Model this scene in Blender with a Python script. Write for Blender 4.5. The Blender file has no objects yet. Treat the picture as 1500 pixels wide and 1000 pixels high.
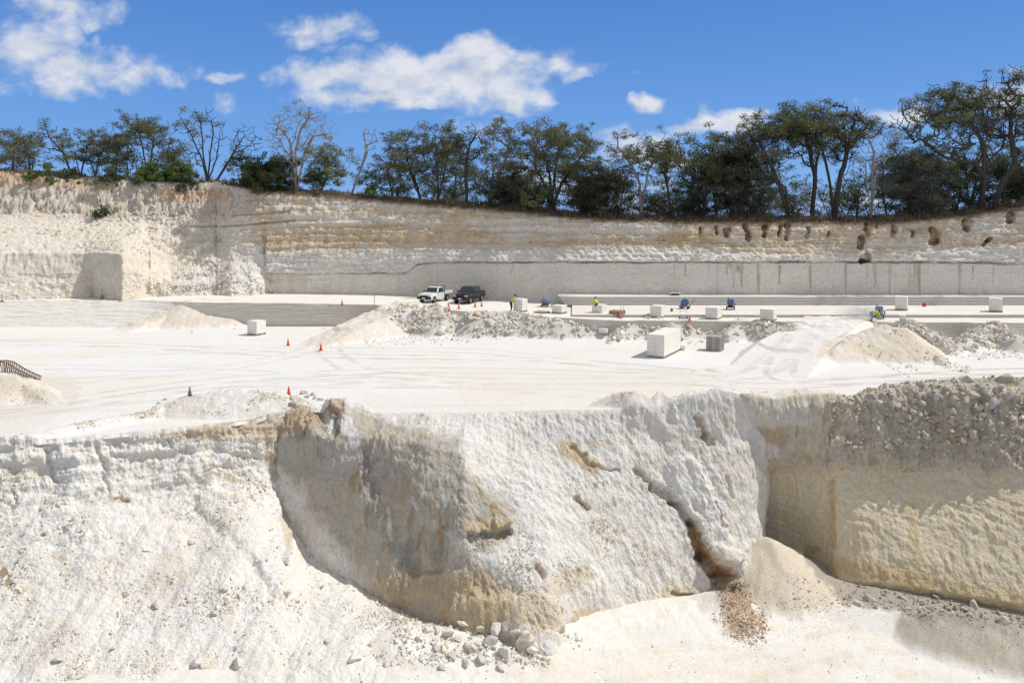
import bpy, bmesh, math, random
import numpy as np
from mathutils import Vector, Matrix, Euler

SC = bpy.context.scene
COL = SC.collection
F = 1100.0      # focal length in photo pixels (photo is 1500 wide)
CZ = 9.9        # camera height above the quarry floor (z = 0)
HZ = 330.0      # photo row of the horizon
R = math.radians
rnd = random.Random(7)

def at(px, py, Y):
    return ((px-750)/F*Y, Y, CZ-(py-HZ)/F*Y)
def on_z(px, py, z):
    Y = F*(CZ-z)/(py-HZ)
    return ((px-750)/F*Y, Y, z)
def project(P):
    Y = np.maximum(P[..., 1], 1.0)
    return 750+F*P[..., 0]/Y, HZ+F*(CZ-P[..., 2])/Y

# ------------------------------------------------------------------ noise
def _hash(ix, iy, iz, seed):
    n = (ix.astype(np.uint32)*np.uint32(73856093)) ^ (iy.astype(np.uint32)*np.uint32(19349663)) ^ (iz.astype(np.uint32)*np.uint32(83492791)) ^ np.uint32((seed*2654435761) & 0xffffffff)
    n = (n ^ (n >> np.uint32(13)))*np.uint32(1274126177)
    n = (n ^ (n >> np.uint32(15)))*np.uint32(2246822519)
    return n ^ (n >> np.uint32(16))
def noise3(P, seed=0):
    P = np.asarray(P, dtype=np.float32)
    i = np.floor(P).astype(np.int64); f = (P-i).astype(np.float32)
    i = i.astype(np.int32).view(np.uint32)
    u = f*f*f*(f*(f*6-15)+10)
    out = np.zeros(P.shape[:-1], np.float32)
    for dx in (0, 1):
        wx = u[..., 0] if dx else 1-u[..., 0]
        for dy in (0, 1):
            wy = u[..., 1] if dy else 1-u[..., 1]
            for dz in (0, 1):
                wz = u[..., 2] if dz else 1-u[..., 2]
                h = _hash(i[..., 0]+np.uint32(dx), i[..., 1]+np.uint32(dy), i[..., 2]+np.uint32(dz), seed)
                gx = (h & np.uint32(1023)).astype(np.float32)/511.5-1
                gy = ((h >> np.uint32(10)) & np.uint32(1023)).astype(np.float32)/511.5-1
                gz = ((h >> np.uint32(20)) & np.uint32(1023)).astype(np.float32)/511.5-1
                out += wx*wy*wz*(gx*(f[..., 0]-dx)+gy*(f[..., 1]-dy)+gz*(f[..., 2]-dz))
    return out*1.4
def fbm(P, sc=1.0, octv=4, seed=0, gain=0.5, ridged=False):
    P = np.asarray(P, np.float32)*np.asarray(sc, np.float32)
    a, s, tot = 1.0, np.zeros(P.shape[:-1], np.float32), 0.0
    for o in range(octv):
        n = noise3(P*np.float32(2.03**o)+np.float32(17.3*o), seed+o*7)
        if ridged: n = 1-2*np.abs(n)
        s += a*n; tot += a; a *= gain
    return s/tot*1.3
def sstep(a, b, x):
    t = np.clip((x-a)/(b-a), 0, 1); return t*t*(3-2*t)
def mix(a, b, m):
    return a+(b-a)*m[..., None]
def seg_dist(px, py, x0, y0, x1, y1):
    dx, dy = x1-x0, y1-y0
    t = np.clip(((px-x0)*dx+(py-y0)*dy)/max(dx*dx+dy*dy, 1e-9), 0, 1)
    return np.hypot(px-x0-t*dx, py-y0-t*dy), t
def stain(px, py, segs, nz=0, rag=1.0):
    m = np.zeros(px.shape, np.float32)
    if rag:
        q = np.stack([px/16.0, py/16.0, 0*px], -1)
        wx = fbm(q, 1.0, 5, 901, .62); wy = fbm(q, 1.0, 5, 903, .62)
    for s in segs:
        x0, y0, x1, y1, r0, r1, k = s
        a_ = rag*min(1.0, .12*max(r0, r1)+.25)*6.0
        d, t = seg_dist(px+a_*wx, py+a_*wy, x0, y0, x1, y1) if rag else seg_dist(px, py, x0, y0, x1, y1)
        r = r0+(r1-r0)*t
        m = np.maximum(m, k*sstep(1.15, 0.6, d/r+nz))
    return m

# ------------------------------------------------------------------ object helpers
def tag(o, label=None, cat=None, group=None, kind=None):
    if label: o['label'] = label
    if cat: o['category'] = cat
    if group: o['group'] = group
    if kind: o['kind'] = kind
    return o
def mesh_np(name, V, faces_flat, nper, mat, smooth=True, attrs=None, mats=None):
    V = np.ascontiguousarray(V, np.float32).reshape(-1, 3)
    me = bpy.data.meshes.new(name)
    n = len(faces_flat)//nper
    me.vertices.add(len(V)); me.vertices.foreach_set('co', V.ravel())
    me.loops.add(n*nper); me.loops.foreach_set('vertex_index', np.ascontiguousarray(faces_flat, np.int32))
    me.polygons.add(n)
    me.polygons.foreach_set('loop_start', np.arange(0, n*nper, nper, dtype=np.int32))
    me.polygons.foreach_set('loop_total', np.full(n, nper, np.int32))
    me.polygons.foreach_set('use_smooth', np.full(n, smooth, bool))
    me.update(calc_edges=True)
    for k, (A, dom) in (attrs or {}).items():
        A = np.asarray(A, np.float32)
        if A.ndim >= 2 and A.shape[-1] in (3, 4):
            A = A.reshape(-1, A.shape[-1])
            if A.shape[1] == 3: A = np.concatenate([A, np.ones((len(A), 1), np.float32)], 1)
            at_ = me.attributes.new(k, 'FLOAT_COLOR', dom); at_.data.foreach_set('color', A.ravel())
        else:
            at_ = me.attributes.new(k, 'FLOAT', dom); at_.data.foreach_set('value', A.ravel())
    for m in ([mat] if mats is None else mats): me.materials.append(m)
    o = bpy.data.objects.new(name, me); COL.objects.link(o)
    return o
def grid_obj(name, P, mat, col=None, smooth=True):
    nu, nv = P.shape[:2]
    idx = np.arange(nu*nv).reshape(nu, nv)
    q = np.stack([idx[:-1, :-1], idx[1:, :-1], idx[1:, 1:], idx[:-1, 1:]], -1).reshape(-1)
    return mesh_np(name, P, q, 4, mat, smooth, {'Col': (col, 'POINT')} if col is not None else None)
def blur(A, n, axis):
    A = A.copy()
    for _ in range(n):
        B = np.moveaxis(A, axis, 0).copy()
        B[1:-1] = (B[:-2]+2*B[1:-1]+B[2:])/4
        A = np.moveaxis(B, 0, axis)
    return A
def normals(P):
    a = np.gradient(P, axis=0); b = np.gradient(P, axis=1)
    n = np.cross(a, b); n /= np.maximum(np.linalg.norm(n, axis=-1, keepdims=True), 1e-9)
    s = np.sign(np.sum(n*np.array([0, -0.8, 0.6]), -1, keepdims=True)); s[s == 0] = 1
    return n*s
def build_rows(C, segn, blur_u=0, blur_v=0):
    """C (nu,K,3) control points per column -> (nu,nv,3)"""
    rows = []
    for k, n in enumerate(segn):
        t = np.linspace(0, 1, n, endpoint=False)[None, :, None]
        rows.append(C[:, k:k+1]*(1-t)+C[:, k+1:k+2]*t)
    rows.append(C[:, -1:])
    P = np.concatenate(rows, 1)
    if blur_u: P = blur(P, blur_u, 0)
    if blur_v: P = blur(P, blur_v, 1)
    return P
def cols_to_world(cols, us):
    pxs = np.array([c[0] for c in cols], float); K = len(cols[0][1])
    C = np.zeros((len(us), K, 3))
    for k in range(K):
        py = np.interp(us, pxs, [c[1][k][0] for c in cols]); Y = np.interp(us, pxs, [c[1][k][1] for c in cols])
        C[:, k, 0] = (us-750)/F*Y; C[:, k, 1] = Y; C[:, k, 2] = CZ-(py-HZ)/F*Y
    return C

# ------------------------------------------------------------------ materials
def new_mat(name):
    m = bpy.data.materials.new(name); m.use_nodes = True
    nt = m.node_tree; b = nt.nodes['Principled BSDF']
    return m, nt, b
def nd(nt, typ, **kw):
    n = nt.nodes.new(typ)
    for k, v in kw.items():
        if k in n.inputs: n.inputs[k].default_value = v
        else: setattr(n, k, v)
    return n
def earth_mat(name, bump=0.06, scale=5.0, var=(0.86, 1.08), aniso=(1, 1, 1), pebble=0.5, rough=0.95):
    m, nt, b = new_mat(name)
    L = nt.links.new
    att = nd(nt, 'ShaderNodeAttribute', attribute_name='Col')
    tc = nd(nt, 'ShaderNodeTexCoord')
    mp = nd(nt, 'ShaderNodeMapping'); mp.inputs['Scale'].default_value = aniso
    L(tc.outputs['Object'], mp.inputs['Vector'])
    n1 = nd(nt, 'ShaderNodeTexNoise', Scale=scale, Detail=9.0, Roughness=0.68)
    L(mp.outputs[0], n1.inputs['Vector'])
    r1 = nd(nt, 'ShaderNodeMapRange'); r1.inputs[1].default_value = 0.3; r1.inputs[2].default_value = 0.7
    r1.inputs[3].default_value = var[0]; r1.inputs[4].default_value = var[1]
    L(n1.outputs['Fac'], r1.inputs[0])
    mul = nd(nt, 'ShaderNodeMix', data_type='RGBA', blend_type='MULTIPLY'); mul.inputs[0].default_value = 1.0
    L(att.outputs['Color'], mul.inputs[6]); L(r1.outputs[0], mul.inputs[7])
    # warm/cool drift of the stone itself
    n2 = nd(nt, 'ShaderNodeTexNoise', Scale=scale*0.23, Detail=5.0, Roughness=0.6)
    L(tc.outputs['Object'], n2.inputs['Vector'])
    rp = nd(nt, 'ShaderNodeValToRGB'); rp.color_ramp.elements[0].position = 0.35; rp.color_ramp.elements[1].position = 0.68
    rp.color_ramp.elements[0].color = (1.0, 0.965, 0.90, 1); rp.color_ramp.elements[1].color = (0.985, 1.0, 1.02, 1)
    L(n2.outputs['Fac'], rp.inputs[0])
    mul2 = nd(nt, 'ShaderNodeMix', data_type='RGBA', blend_type='MULTIPLY'); mul2.inputs[0].default_value = 1.0
    L(mul.outputs[2], mul2.inputs[6]); L(rp.outputs[0], mul2.inputs[7])
    L(mul2.outputs[2], b.inputs['Base Color'])
    b.inputs['Roughness'].default_value = rough
    b.inputs['Specular IOR Level'].default_value = 0.15
    vo = nd(nt, 'ShaderNodeTexVoronoi', Scale=scale*2.6); L(tc.outputs['Object'], vo.inputs['Vector'])
    ad = nd(nt, 'ShaderNodeMath', operation='MULTIPLY_ADD'); ad.inputs[1].default_value = -pebble
    L(vo.outputs['Distance'], ad.inputs[0]); L(n1.outputs['Fac'], ad.inputs[2])
    bp = nd(nt, 'ShaderNodeBump', Strength=1.0, Distance=bump)
    L(ad.outputs[0], bp.inputs['Height']); L(bp.outputs[0], b.inputs['Normal'])
    return m
def plain_mat(name, col, rough=0.6, metal=0.0, var=0.12, scale=8.0, bump=0.0, spec=0.4):
    m, nt, b = new_mat(name); L = nt.links.new
    tc = nd(nt, 'ShaderNodeTexCoord')
    n1 = nd(nt, 'ShaderNodeTexNoise', Scale=scale, Detail=6.0, Roughness=0.65); L(tc.outputs['Object'], n1.inputs['Vector'])
    rp = nd(nt, 'ShaderNodeValToRGB'); e = rp.color_ramp.elements
    e[0].position = 0.3; e[1].position = 0.7
    e[0].color = tuple(c*(1-var) for c in col)+(1,); e[1].color = tuple(min(1, c*(1+var)) for c in col)+(1,)
    L(n1.outputs['Fac'], rp.inputs[0]); L(rp.outputs[0], b.inputs['Base Color'])
    b.inputs['Roughness'].default_value = rough; b.inputs['Metallic'].default_value = metal
    b.inputs['Specular IOR Level'].default_value = spec
    if bump:
        bp = nd(nt, 'ShaderNodeBump', Strength=1.0, Distance=bump); L(n1.outputs['Fac'], bp.inputs['Height']); L(bp.outputs[0], b.inputs['Normal'])
    return m

M_FLOOR = earth_mat('crushed_limestone', bump=0.03, scale=6.0, var=(0.88, 1.05), pebble=0.25)
M_CLIFF = earth_mat('limestone_cliff', bump=0.085, scale=7.0, var=(0.76, 1.12), aniso=(1, 1, 0.6), pebble=0.35)
M_WALL = earth_mat('sawn_limestone_wall', bump=0.09, scale=4.2, var=(0.78, 1.20), aniso=(1, 1, 1.6), pebble=0.2)
M_SCREE = earth_mat('limestone_scree', bump=0.07, scale=8.0, var=(0.85, 1.09), pebble=0.2)
M_ROCK = earth_mat('broken_limestone', bump=0.05, scale=4.0, var=(0.84, 1.1), pebble=0.2)

WHITE = np.array([0.80, 0.78, 0.735]); CREAM = np.array([0.76, 0.69, 0.57]); GREY = np.array([0.60, 0.58, 0.54])
OCHRE = np.array([0.58, 0.44, 0.24]); TAN = np.array([0.62, 0.52, 0.38]); BROWN = np.array([0.33, 0.22, 0.13]); SOIL = np.array([0.22, 0.10, 0.05])

# ------------------------------------------------------------------ quarry floor (height field with heaps and ramps)
RIM_X = [-300, -150, 0, 90, 150, 250, 330, 400, 440, 480, 500, 530, 600, 700, 800, 900, 1000, 1060, 1130, 1190, 1250, 1350, 1500, 1800]
RIM_Y = [35, 34.3, 34.2, 34.8, 35.5, 36.6, 37.6, 38.6, 39.2, 39.4, 39.5, 39.6, 39.7, 39.7, 40.2, 40.2, 40.4, 40.8, 41.3, 41.7, 41.9, 41.8, 41.0, 40.0]
def rim(px):
    px = np.asarray(px, float); q = np.stack([px/22.0, 0*px, 0*px], -1)
    return np.interp(px, RIM_X, RIM_Y)+.22*fbm(q, 1.0, 5, 881, .62).astype(float)

def crest(pts):
    return [on_z(*p) for p in pts]
HEAPS = [   # (crest polyline as px, py, height), half width, side slope
    (crest([(168, 487, 0), (212, 471, .6), (250, 454, 1.4), (282, 441, 2.2), (336, 438, 2.3)]), 1.2, 0.60),
    (crest([(454, 507, 0), (520, 476, 1.1), (577, 450, 2.15), (595, 444, 2.25)]), 1.5, 0.70),
    (crest([(608, 455, 2.0), (640, 448, 2.45), (668, 466, 1.3)]), 0.25, 0.80),
    (crest([(668, 466, 1.3), (700, 459, 1.9), (760, 461, 1.75), (820, 471, 1.35), (880, 484, .6), (905, 489, .35)]), 0.35, 0.85),
    (crest([(900, 489, .4), (935, 471, 1.3), (978, 470, 1.3), (1010, 480, .8), (1036, 492, .3)]), 0.15, 0.75),
    (crest([(1118, 550, 0), (1165, 503, 0.85), (1215, 470, 1.62), (1235, 462, 1.7)]), 2.6, 0.6),
    (crest([(1066, 486, .8), (1090, 467, 1.6), (1138, 478, 1.35)]), 0.2, 0.8),
    (crest([(1196, 533, .1), (1250, 492, 1.6), (1292, 477, 2.25), (1325, 482, 2.05), (1370, 516, .6), (1392, 534, .1)]), 0.25, 0.72),
    (crest([(1330, 470, 1.9), (1365, 488, 1.1), (1400, 516, .2)]), 0.4, 0.8),
    (crest([(1402, 508, .4), (1430, 486, 1.2), (1455, 473, 1.7), (1490, 492, 1.1), (1540, 500, .7)]), 0.2, 0.75),
    (crest([(-60, 545, 1.4), (0, 549, 1.3), (35, 556, 0.95), (62, 574, .4), (85, 590, .05)]), 0.35, 0.62),
    (crest([(-80, 660, .25), (40, 636, .25), (140, 616, .3), (225, 602, .3), (240, 592, .45), (280, 580, .8), (330, 573, 1.02), (400, 577, .9), (440, 588, .6), (460, 594, .4)]), 0.25, 0.55),
    (crest([(478, 590, .5), (494, 579, 1.02), (505, 584, .8), (540, 597, .25)]), 0.12, 1.3),
    (crest([(862, 594, .05), (900, 577, .6), (930, 573, .85), (950, 582, .55)]), 0.1, 0.8),
    (crest([(958, 581, .6), (966, 575, .75), (985, 583, .5)]), 0.05, 1.0),
    (crest([(985, 583, .5), (1010, 577, .75), (1050, 572, .9), (1120, 576, .5), (1170, 572, .6), (1212, 573, .55), (1238, 582, .3), (1256, 596, .05)]), 0.3, 0.6),
    (crest([(1258, 592, .1), (1278, 580, .45), (1320, 565, .85), (1400, 560, 1.1), (1470, 556, 1.25), (1560, 562, 1.15), (1700, 570, 1.05)]), 0.5, 0.6),
    (crest([(895, 500, .2), (915, 480, 1.0), (950, 468, 1.5), (985, 474, 1.3), (1030, 484, .7), (1062, 480, .9)]), 0.2, 0.8),
    (crest([(1018, 541, .12), (1050, 538, .18), (1082, 532, .3)]), 0.05, 0.5),
]
def heap_z(X, Y, heaps, nz):
    z = np.zeros(X.shape, np.float32)
    for pts, hw, sl in heaps:
        for (x0, y0, h0), (x1, y1, h1) in zip(pts[:-1], pts[1:]):
            d, t = seg_dist(X, Y, x0, y0, x1, y1)
            h = h0+(h1-h0)*t
            zz = h*(1+0.12*nz)-sl*(1+0.25*nz)*np.maximum(0, d-hw)
            z = np.maximum(z, zz)
    return z
def hf(X, Y):
    P = np.stack([X, Y, 0*X], -1)
    nz = fbm(P, 0.8, 4, 3)
    h = heap_z(X, Y, HEAPS, nz)
    rough = sstep(0.02, 0.5, h)*(1-.8*sstep(-.1, .1, heap_z(X, Y, [HEAPS[5]], 0*X)-heap_z(X, Y, HEAPS[6:10]+HEAPS[2:4], 0*X)-.05)*(heap_z(X, Y, [HEAPS[5]], 0*X) > .05))
    z = h+0.035*fbm(P, 0.25, 3, 5)+rough*(0.10*fbm(P, 2.0, 4, 9, 0.6)+0.05*fbm(P, 0.7, 3, 19, ridged=True))+0.012*fbm(P, 3.0, 3, 23)
    return z
us = np.linspace(-260, 1760, 1300)
nr = 330
Ys = np.zeros((len(us), nr))
r_ = rim(us)-0.1
pf = np.linspace(0, 1, nr)**0.9
p_near = F*CZ/r_; p_far = F*CZ/77.5
Ys = F*CZ/(p_near[:, None]*(1-pf)+p_far*pf)
Xs = (us[:, None]-750)/F*Ys
Zs = hf(Xs, Ys)
past = np.maximum(0, rim(us)[:, None]-Ys)
Zs = Zs-1.1*past-.06*(past > .02)
PFL = np.stack([Xs, Ys, Zs], -1)
px_, py_ = project(PFL)
n_big = fbm(PFL, (0.10, 0.16, 0.1), 4, 41); n_mid = fbm(PFL, (0.5, 0.9, 0.5), 4, 43)
# long wheel-track streaks left to right
strk = fbm(PFL, (0.06, 1.1, 0.1), 4, 47)
c = mix(np.broadcast_to(np.array([.80, .79, .76]), PFL.shape), CREAM*1.04, np.clip(0.10+0.7*n_big+0.30*strk+0.15*n_mid, 0, 0.6))
TRK = [[(1185, 492), (1120, 548), (1000, 570), (760, 566), (420, 560), (60, 600), (-200, 640)], [(1215, 478), (1150, 540), (1060, 556), (860, 546), (600, 540), (300, 556), (-60, 610)],
       [(1175, 500), (1130, 555), (1250, 560), (1420, 545), (1620, 540)], [(580, 452), (500, 488), (448, 515), (330, 540), (80, 560), (-200, 580)], [(585, 450), (470, 508), (520, 545), (700, 560), (1000, 556)],
       [(-100, 500), (200, 505), (420, 520), (800, 525), (1050, 548)], [(-100, 535), (250, 540), (620, 560), (900, 580)], [(1560, 560), (1300, 556), (1130, 566), (940, 555)], [(1200, 560), (1330, 552), (1520, 552)], [(120, 520), (380, 512), (700, 512), (930, 540), (1080, 556)], [(-200, 625), (60, 600), (300, 565), (560, 556)]]
def tracks(Xs, Ys, TRK, z):
    trk = np.zeros(Xs.shape, np.float32)
    for ti, tr in enumerate(TRK):
        W_ = np.array([on_z(a, b, z)[:2] for a, b in tr]); n_ = 40
        f_ = np.linspace(0, len(W_)-1, n_); C_ = np.stack([np.interp(f_, np.arange(len(W_)), W_[:, j]) for j in (0, 1)], 1); C_ = blur(C_, 6, 0)
        for off in (-.85, .85):
            T_ = np.gradient(C_, axis=0); T_ /= np.linalg.norm(T_, axis=1, keepdims=True); D_ = C_+np.stack([-T_[:, 1], T_[:, 0]], 1)*off
            dm = np.full(Xs.shape, 9.0, np.float32)
            for (x0, y0), (x1, y1) in zip(D_[:-1], D_[1:]): dm = np.minimum(dm, seg_dist(Xs, Ys, x0, y0, x1, y1)[0])
            trk = np.maximum(trk, sstep(.34, .12, dm)*(.55+.25*(ti % 3)))
    return trk
trk = tracks(Xs, Ys, TRK, 0)
trk *= np.clip(.55+1.1*n_mid+.6*strk, 0, 1)*sstep(.35, .1, heap_z(Xs, Ys, [h for i, h in enumerate(HEAPS) if i != 5], 0*Xs))*(1-.55*sstep(.2, .5, heap_z(Xs, Ys, [HEAPS[5]], 0*Xs)))
c = mix(c, np.array([.56, .525, .46]), .9*trk)
c = mix(c, np.array([.66, .63, .57]), .55*np.clip(strk*1.6-.25, 0, 1))
PFL[..., 2] -= .025*trk
hm = heap_z(Xs, Ys, HEAPS, 0*Xs)
tan_m = np.zeros(Xs.shape)
for i_, k_ in ((0, .85), (1, .75), (7, .85), (10, .8), (13, .5), (15, .45), (11, .35), (18, .6)):
    tan_m = np.maximum(tan_m, k_*sstep(0.02, 0.35, heap_z(Xs, Ys, [HEAPS[i_]], n_mid)))
c = mix(c, np.array([0.70, 0.61, 0.48]), tan_m*np.clip(0.75+0.6*n_mid, 0.2, 1))
c = mix(c, np.array([.62, .60, .55]), .9*sstep(.1, .35, heap_z(Xs, Ys, [HEAPS[i] for i in (2, 3, 4, 6, 8, 9, 17)], n_mid)))  # heap ground darkened to stand for shadows between the rocks
c = mix(c, np.array([.50, .46, .39]), .85*sstep(.1, .35, heap_z(Xs, Ys, [HEAPS[16]], n_mid)))
c = mix(c, np.array([0.50, 0.47, 0.42]), 0.6*sstep(.05, .4, heap_z(Xs, Ys, [HEAPS[10]], n_mid))*sstep(-.1, .3, n_mid))
c = mix(c, CREAM*0.9, 0.5*stain(px_, py_, [(0, 590, 90, 575, 40, 30, 1), (60, 600, -60, 620, 30, 40, .8)], n_mid*.5))
c = mix(c, CREAM*1.0, 0.45*stain(px_, py_, [(700, 575, 1000, 560, 40, 20, 1), (540, 590, 900, 590, 14, 20, .8)], n_mid*.6))
floor = grid_obj('quarry_floor', PFL, M_FLOOR, c)
tag(floor, kind='structure')

# ------------------------------------------------------------------ pit floor
def z_pit(px): return np.interp(px, [-200, 300, 750, 1100, 1800], [-6.9, -7.0, -8.0, -8.5, -8.5])
def on_pit(px, py, h):
    return on_z(px, py, float(z_pit(px))+h)[:2]+(h,)
PIT_HEAPS = [
    ([on_pit(1122, 786, 2.1), on_pit(1138, 803, 1.85)], 0.1, 0.56),
    ([on_pit(1332, 905, .4), on_pit(1370, 901, 1.0), on_pit(1430, 910, 1.15), on_pit(1500, 926, 1.1), on_pit(1600, 950, 1.1)], 0.25, 0.62),
    ([on_pit(1065, 870, 1.1), on_pit(1085, 905, .45), on_pit(1105, 925, .1)], 0.2, 0.5),
    ([on_pit(790, 930, .45), on_pit(900, 905, .35), on_pit(1000, 893, .5), on_pit(1050, 890, .5)], 0.7, 0.3),
    ([on_pit(600, 925, .7), on_pit(690, 935, .55), on_pit(760, 958, .3)], 0.4, 0.35),
    ([on_pit(1180, 880, .1), on_pit(1290, 893, .3), on_pit(1340, 905, .3)], 0.5, 0.25),
]
def hfp(X, Y, px=None):
    px = 750+F*X/Y if px is None else px
    P = np.stack([X, Y, 0*X], -1)
    nz = fbm(P, 0.9, 4, 63)
    h = heap_z(X, Y, PIT_HEAPS, nz)
    return z_pit(px)+h+0.05*fbm(P, 0.5, 4, 65)+0.02*fbm(P, 2.5, 4, 67)+sstep(.05, .5, h)*(0.10*fbm(P, 1.5, 5, 69, .6)+.10*fbm(P, .7, 3, 75))
us = np.linspace(-200, 1700, 1150); nr = 260
pf = np.linspace(0, 1, nr)
Ysp = F*18.5/(1180*(1-pf)+(F*18.5/47)*pf)
Ys = np.broadcast_to(Ysp, (len(us), nr)); Xs = (us[:, None]-750)/F*Ys
Zs = hfp(Xs, Ys)
PPIT = np.stack([Xs, Ys, Zs], -1); px_, py_ = project(PPIT)
n1 = fbm(PPIT, 0.35, 4, 71); n2 = fbm(PPIT, 1.6, 4, 73)
c = mix(np.broadcast_to(np.array([.80, .78, .73]), PPIT.shape), CREAM*1.06, np.clip(0.12+0.6*n1+0.25*n2, 0, .7))
c = mix(c, np.array([0.76, 0.68, 0.56]), .45*stain(px_, py_, [(380, 985, 520, 965, 70, 50, 1), (760, 990, 1200, 985, 40, 40, .9)], n2*.5))
ptk = tracks(Xs, Ys, [[(1560, 990), (1300, 962), (1130, 1000)], [(1500, 962), (1260, 925), (1120, 962), (980, 1010)], [(380, 1010), (520, 985), (660, 990), (800, 1012)], [(1400, 1000), (1250, 985), (1040, 960), (860, 985)]], -8.3)*np.clip(.5+n1+n2, 0, 1)
PPIT[..., 2] -= .03*ptk; c = mix(c, np.array([.66, .60, .51]), .7*ptk)
tal = sstep(.02, .35, heap_z(Xs, Ys, PIT_HEAPS[:1], n2)); c = mix(c, np.array([0.66, 0.58, 0.46]), .9*tal)
c = mix(c, np.array([0.54, 0.48, 0.39]), .9*sstep(.05, .3, heap_z(Xs, Ys, PIT_HEAPS[1:2], n2)))
c = mix(c, np.array([0.40, 0.28, 0.18]), .85*stain(px_, py_, [(1062, 850, 1086, 905, 18, 32, 1)], n2*.7)*np.clip(.7+n2, .2, 1))
c = mix(c, np.array([0.36, 0.33, 0.29]), .92*stain(px_, py_, [(1190, 815, 1240, 862, 14, 20, 1), (1240, 864, 1330, 880, 22, 22, 1), (1330, 882, 1520, 912, 24, 26, 1)], n2*.4))  # shade along the wall foot, put into the ground colour
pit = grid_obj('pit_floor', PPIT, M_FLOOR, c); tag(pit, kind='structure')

# ------------------------------------------------------------------ cliffs round the pit
def cliff(cols, us, segn, bu=3, bv=3, rim_cols=True):
    C = cols_to_world(cols, us)
    if rim_cols:
        Yr = rim(us)
        a = np.stack([(us-750)/F*(Yr+.7), Yr+.7], -1); b = np.stack([(us-750)/F*Yr, Yr], -1)
        A = np.concatenate([a, (hf(a[:, 0], a[:, 1])-.25)[:, None]], 1); B = np.concatenate([b, (hf(b[:, 0], b[:, 1])+.015)[:, None]], 1)
        C = np.concatenate([A[:, None], B[:, None], C], 1); segn = [4]+segn
    P = build_rows(C, segn, bu, 0)
    Q = blur(P, bv, 1); k = np.clip((np.arange(P.shape[1])-5)/8, 0, 1)[None, :, None]
    return P*(1-k)+Q*k
def displace(P, d, top=14):
    n = normals(blur(blur(P, 4, 0), 4, 1))
    w = np.clip((np.arange(P.shape[1])-3)/max(4, top*.45), 0, 1)**0.8
    return P+n*(d*w[None, :])[..., None]

# left scree slope
colsA = [
 (-200, [(690,33.0),(745,32.3),(800,31.4),(870,30.1),(950,28.6),(1030,26.6),(1120,23.6)]),
 (0,   [(690,33.7),(745,33.0),(800,31.9),(865,30.6),(940,29.0),(1015,27.2),(1100,24.7)]),
 (60,  [(692,34.2),(740,33.5),(800,32.1),(865,30.8),(940,29.1),(1010,27.4),(1095,24.9)]),
 (100, [(690,34.4),(735,33.7),(800,32.4),(865,31.0),(935,29.3),(1000,27.8),(1090,25.1)]),
 (170, [(680,35.3),(735,34.5),(800,32.8),(865,31.3),(930,29.7),(995,28.0),(1080,25.3)]),
 (250, [(672,36.2),(730,35.4),(800,33.3),(865,31.6),(925,30.0),(985,28.4),(1070,25.7)]),
 (330, [(662,37.2),(706,36.6),(770,34.5),(840,32.4),(905,30.6),(970,28.9),(1060,26.2)]),
 (385, [(660,38.2),(715,37.3),(775,35.0),(845,32.7),(905,30.9),(964,29.2),(1055,26.4)]),
 (412, [(665,38.7),(725,37.8),(770,35.8),(845,33.2),(905,31.1),(962,29.3),(1052,26.5)]),
 (436, [(760,38.2),(775,37.6),(800,36.0),(858,33.3),(915,31.1),(962,29.4),(1052,26.6)]),
 (452, [(800,37.4),(812,36.6),(835,35.2),(870,33.2),(920,31.1),(962,29.5),(1052,26.7)]),
 (500, [(835,36.2),(845,35.4),(865,34.0),(892,32.5),(930,31.0),(965,29.6),(1052,26.8)]),
 (560, [(872,34.9),(882,34.2),(900,33.0),(920,31.9),(940,30.9),(968,29.8),(1055,26.9)]),
 (640, [(918,33.5),(926,32.9),(938,32.1),(948,31.5),(960,30.9),(980,30.0),(1055,27.2)]),
 (700, [(948,32.4),(953,32.0),(962,31.4),(970,31.0),(980,30.5),(1000,29.8),(1060,27.7)]),
]
us = np.linspace(-200, 700, 820)
PA0 = cliff(colsA, us, [24, 32, 44, 54, 56, 56, 50], 6, 5)
# past px 412 the sheet is buried in the buttress: pull its rim rows under
w = sstep(412, 446, us)
for k in (0, 1):
    pass
k0 = 24
Ctop = PA0[:, k0].copy()
for r in range(k0):
    PA0[:, r] = PA0[:, r]*(1-w)[:, None]+(Ctop+np.array([0, .25, -.02])*(k0-r)/k0)*w[:, None]
px_, py_ = project(PA0)
q = np.clip((py_-680)/120, 0, 1)
WX = 7*fbm(PA0, 1.6, 4, 905); WY = 7*fbm(PA0, 1.6, 4, 907)
fanv = np.stack([PA0[..., 0]-.35*PA0[..., 2], PA0[..., 1]*.2, PA0[..., 2]*.22], -1)
led = fbm(PA0, (.35, .35, 1.5), 4, 113, .55)
d = 0.34*fbm(fanv, 0.55, 4, 101, .5)+0.12*fbm(PA0, 1.0, 5, 115, .55)+0.05*fbm(PA0, 3.5, 4, 105, .6)
rag_ = np.clip(.25+1.5*fbm(PA0, .35, 3, 117), 0, 1)
ledm = np.maximum((1-q), .55*rag_*sstep(900, 780, py_))
d += ledm*(.15*np.tanh(3*led)+.16*fbm(PA0, (1.5, 1.5, 1.1), 5, 103, .6, ridged=True)+.16*fbm(PA0, (.9, .9, .35), 4, 119, .55))
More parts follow.
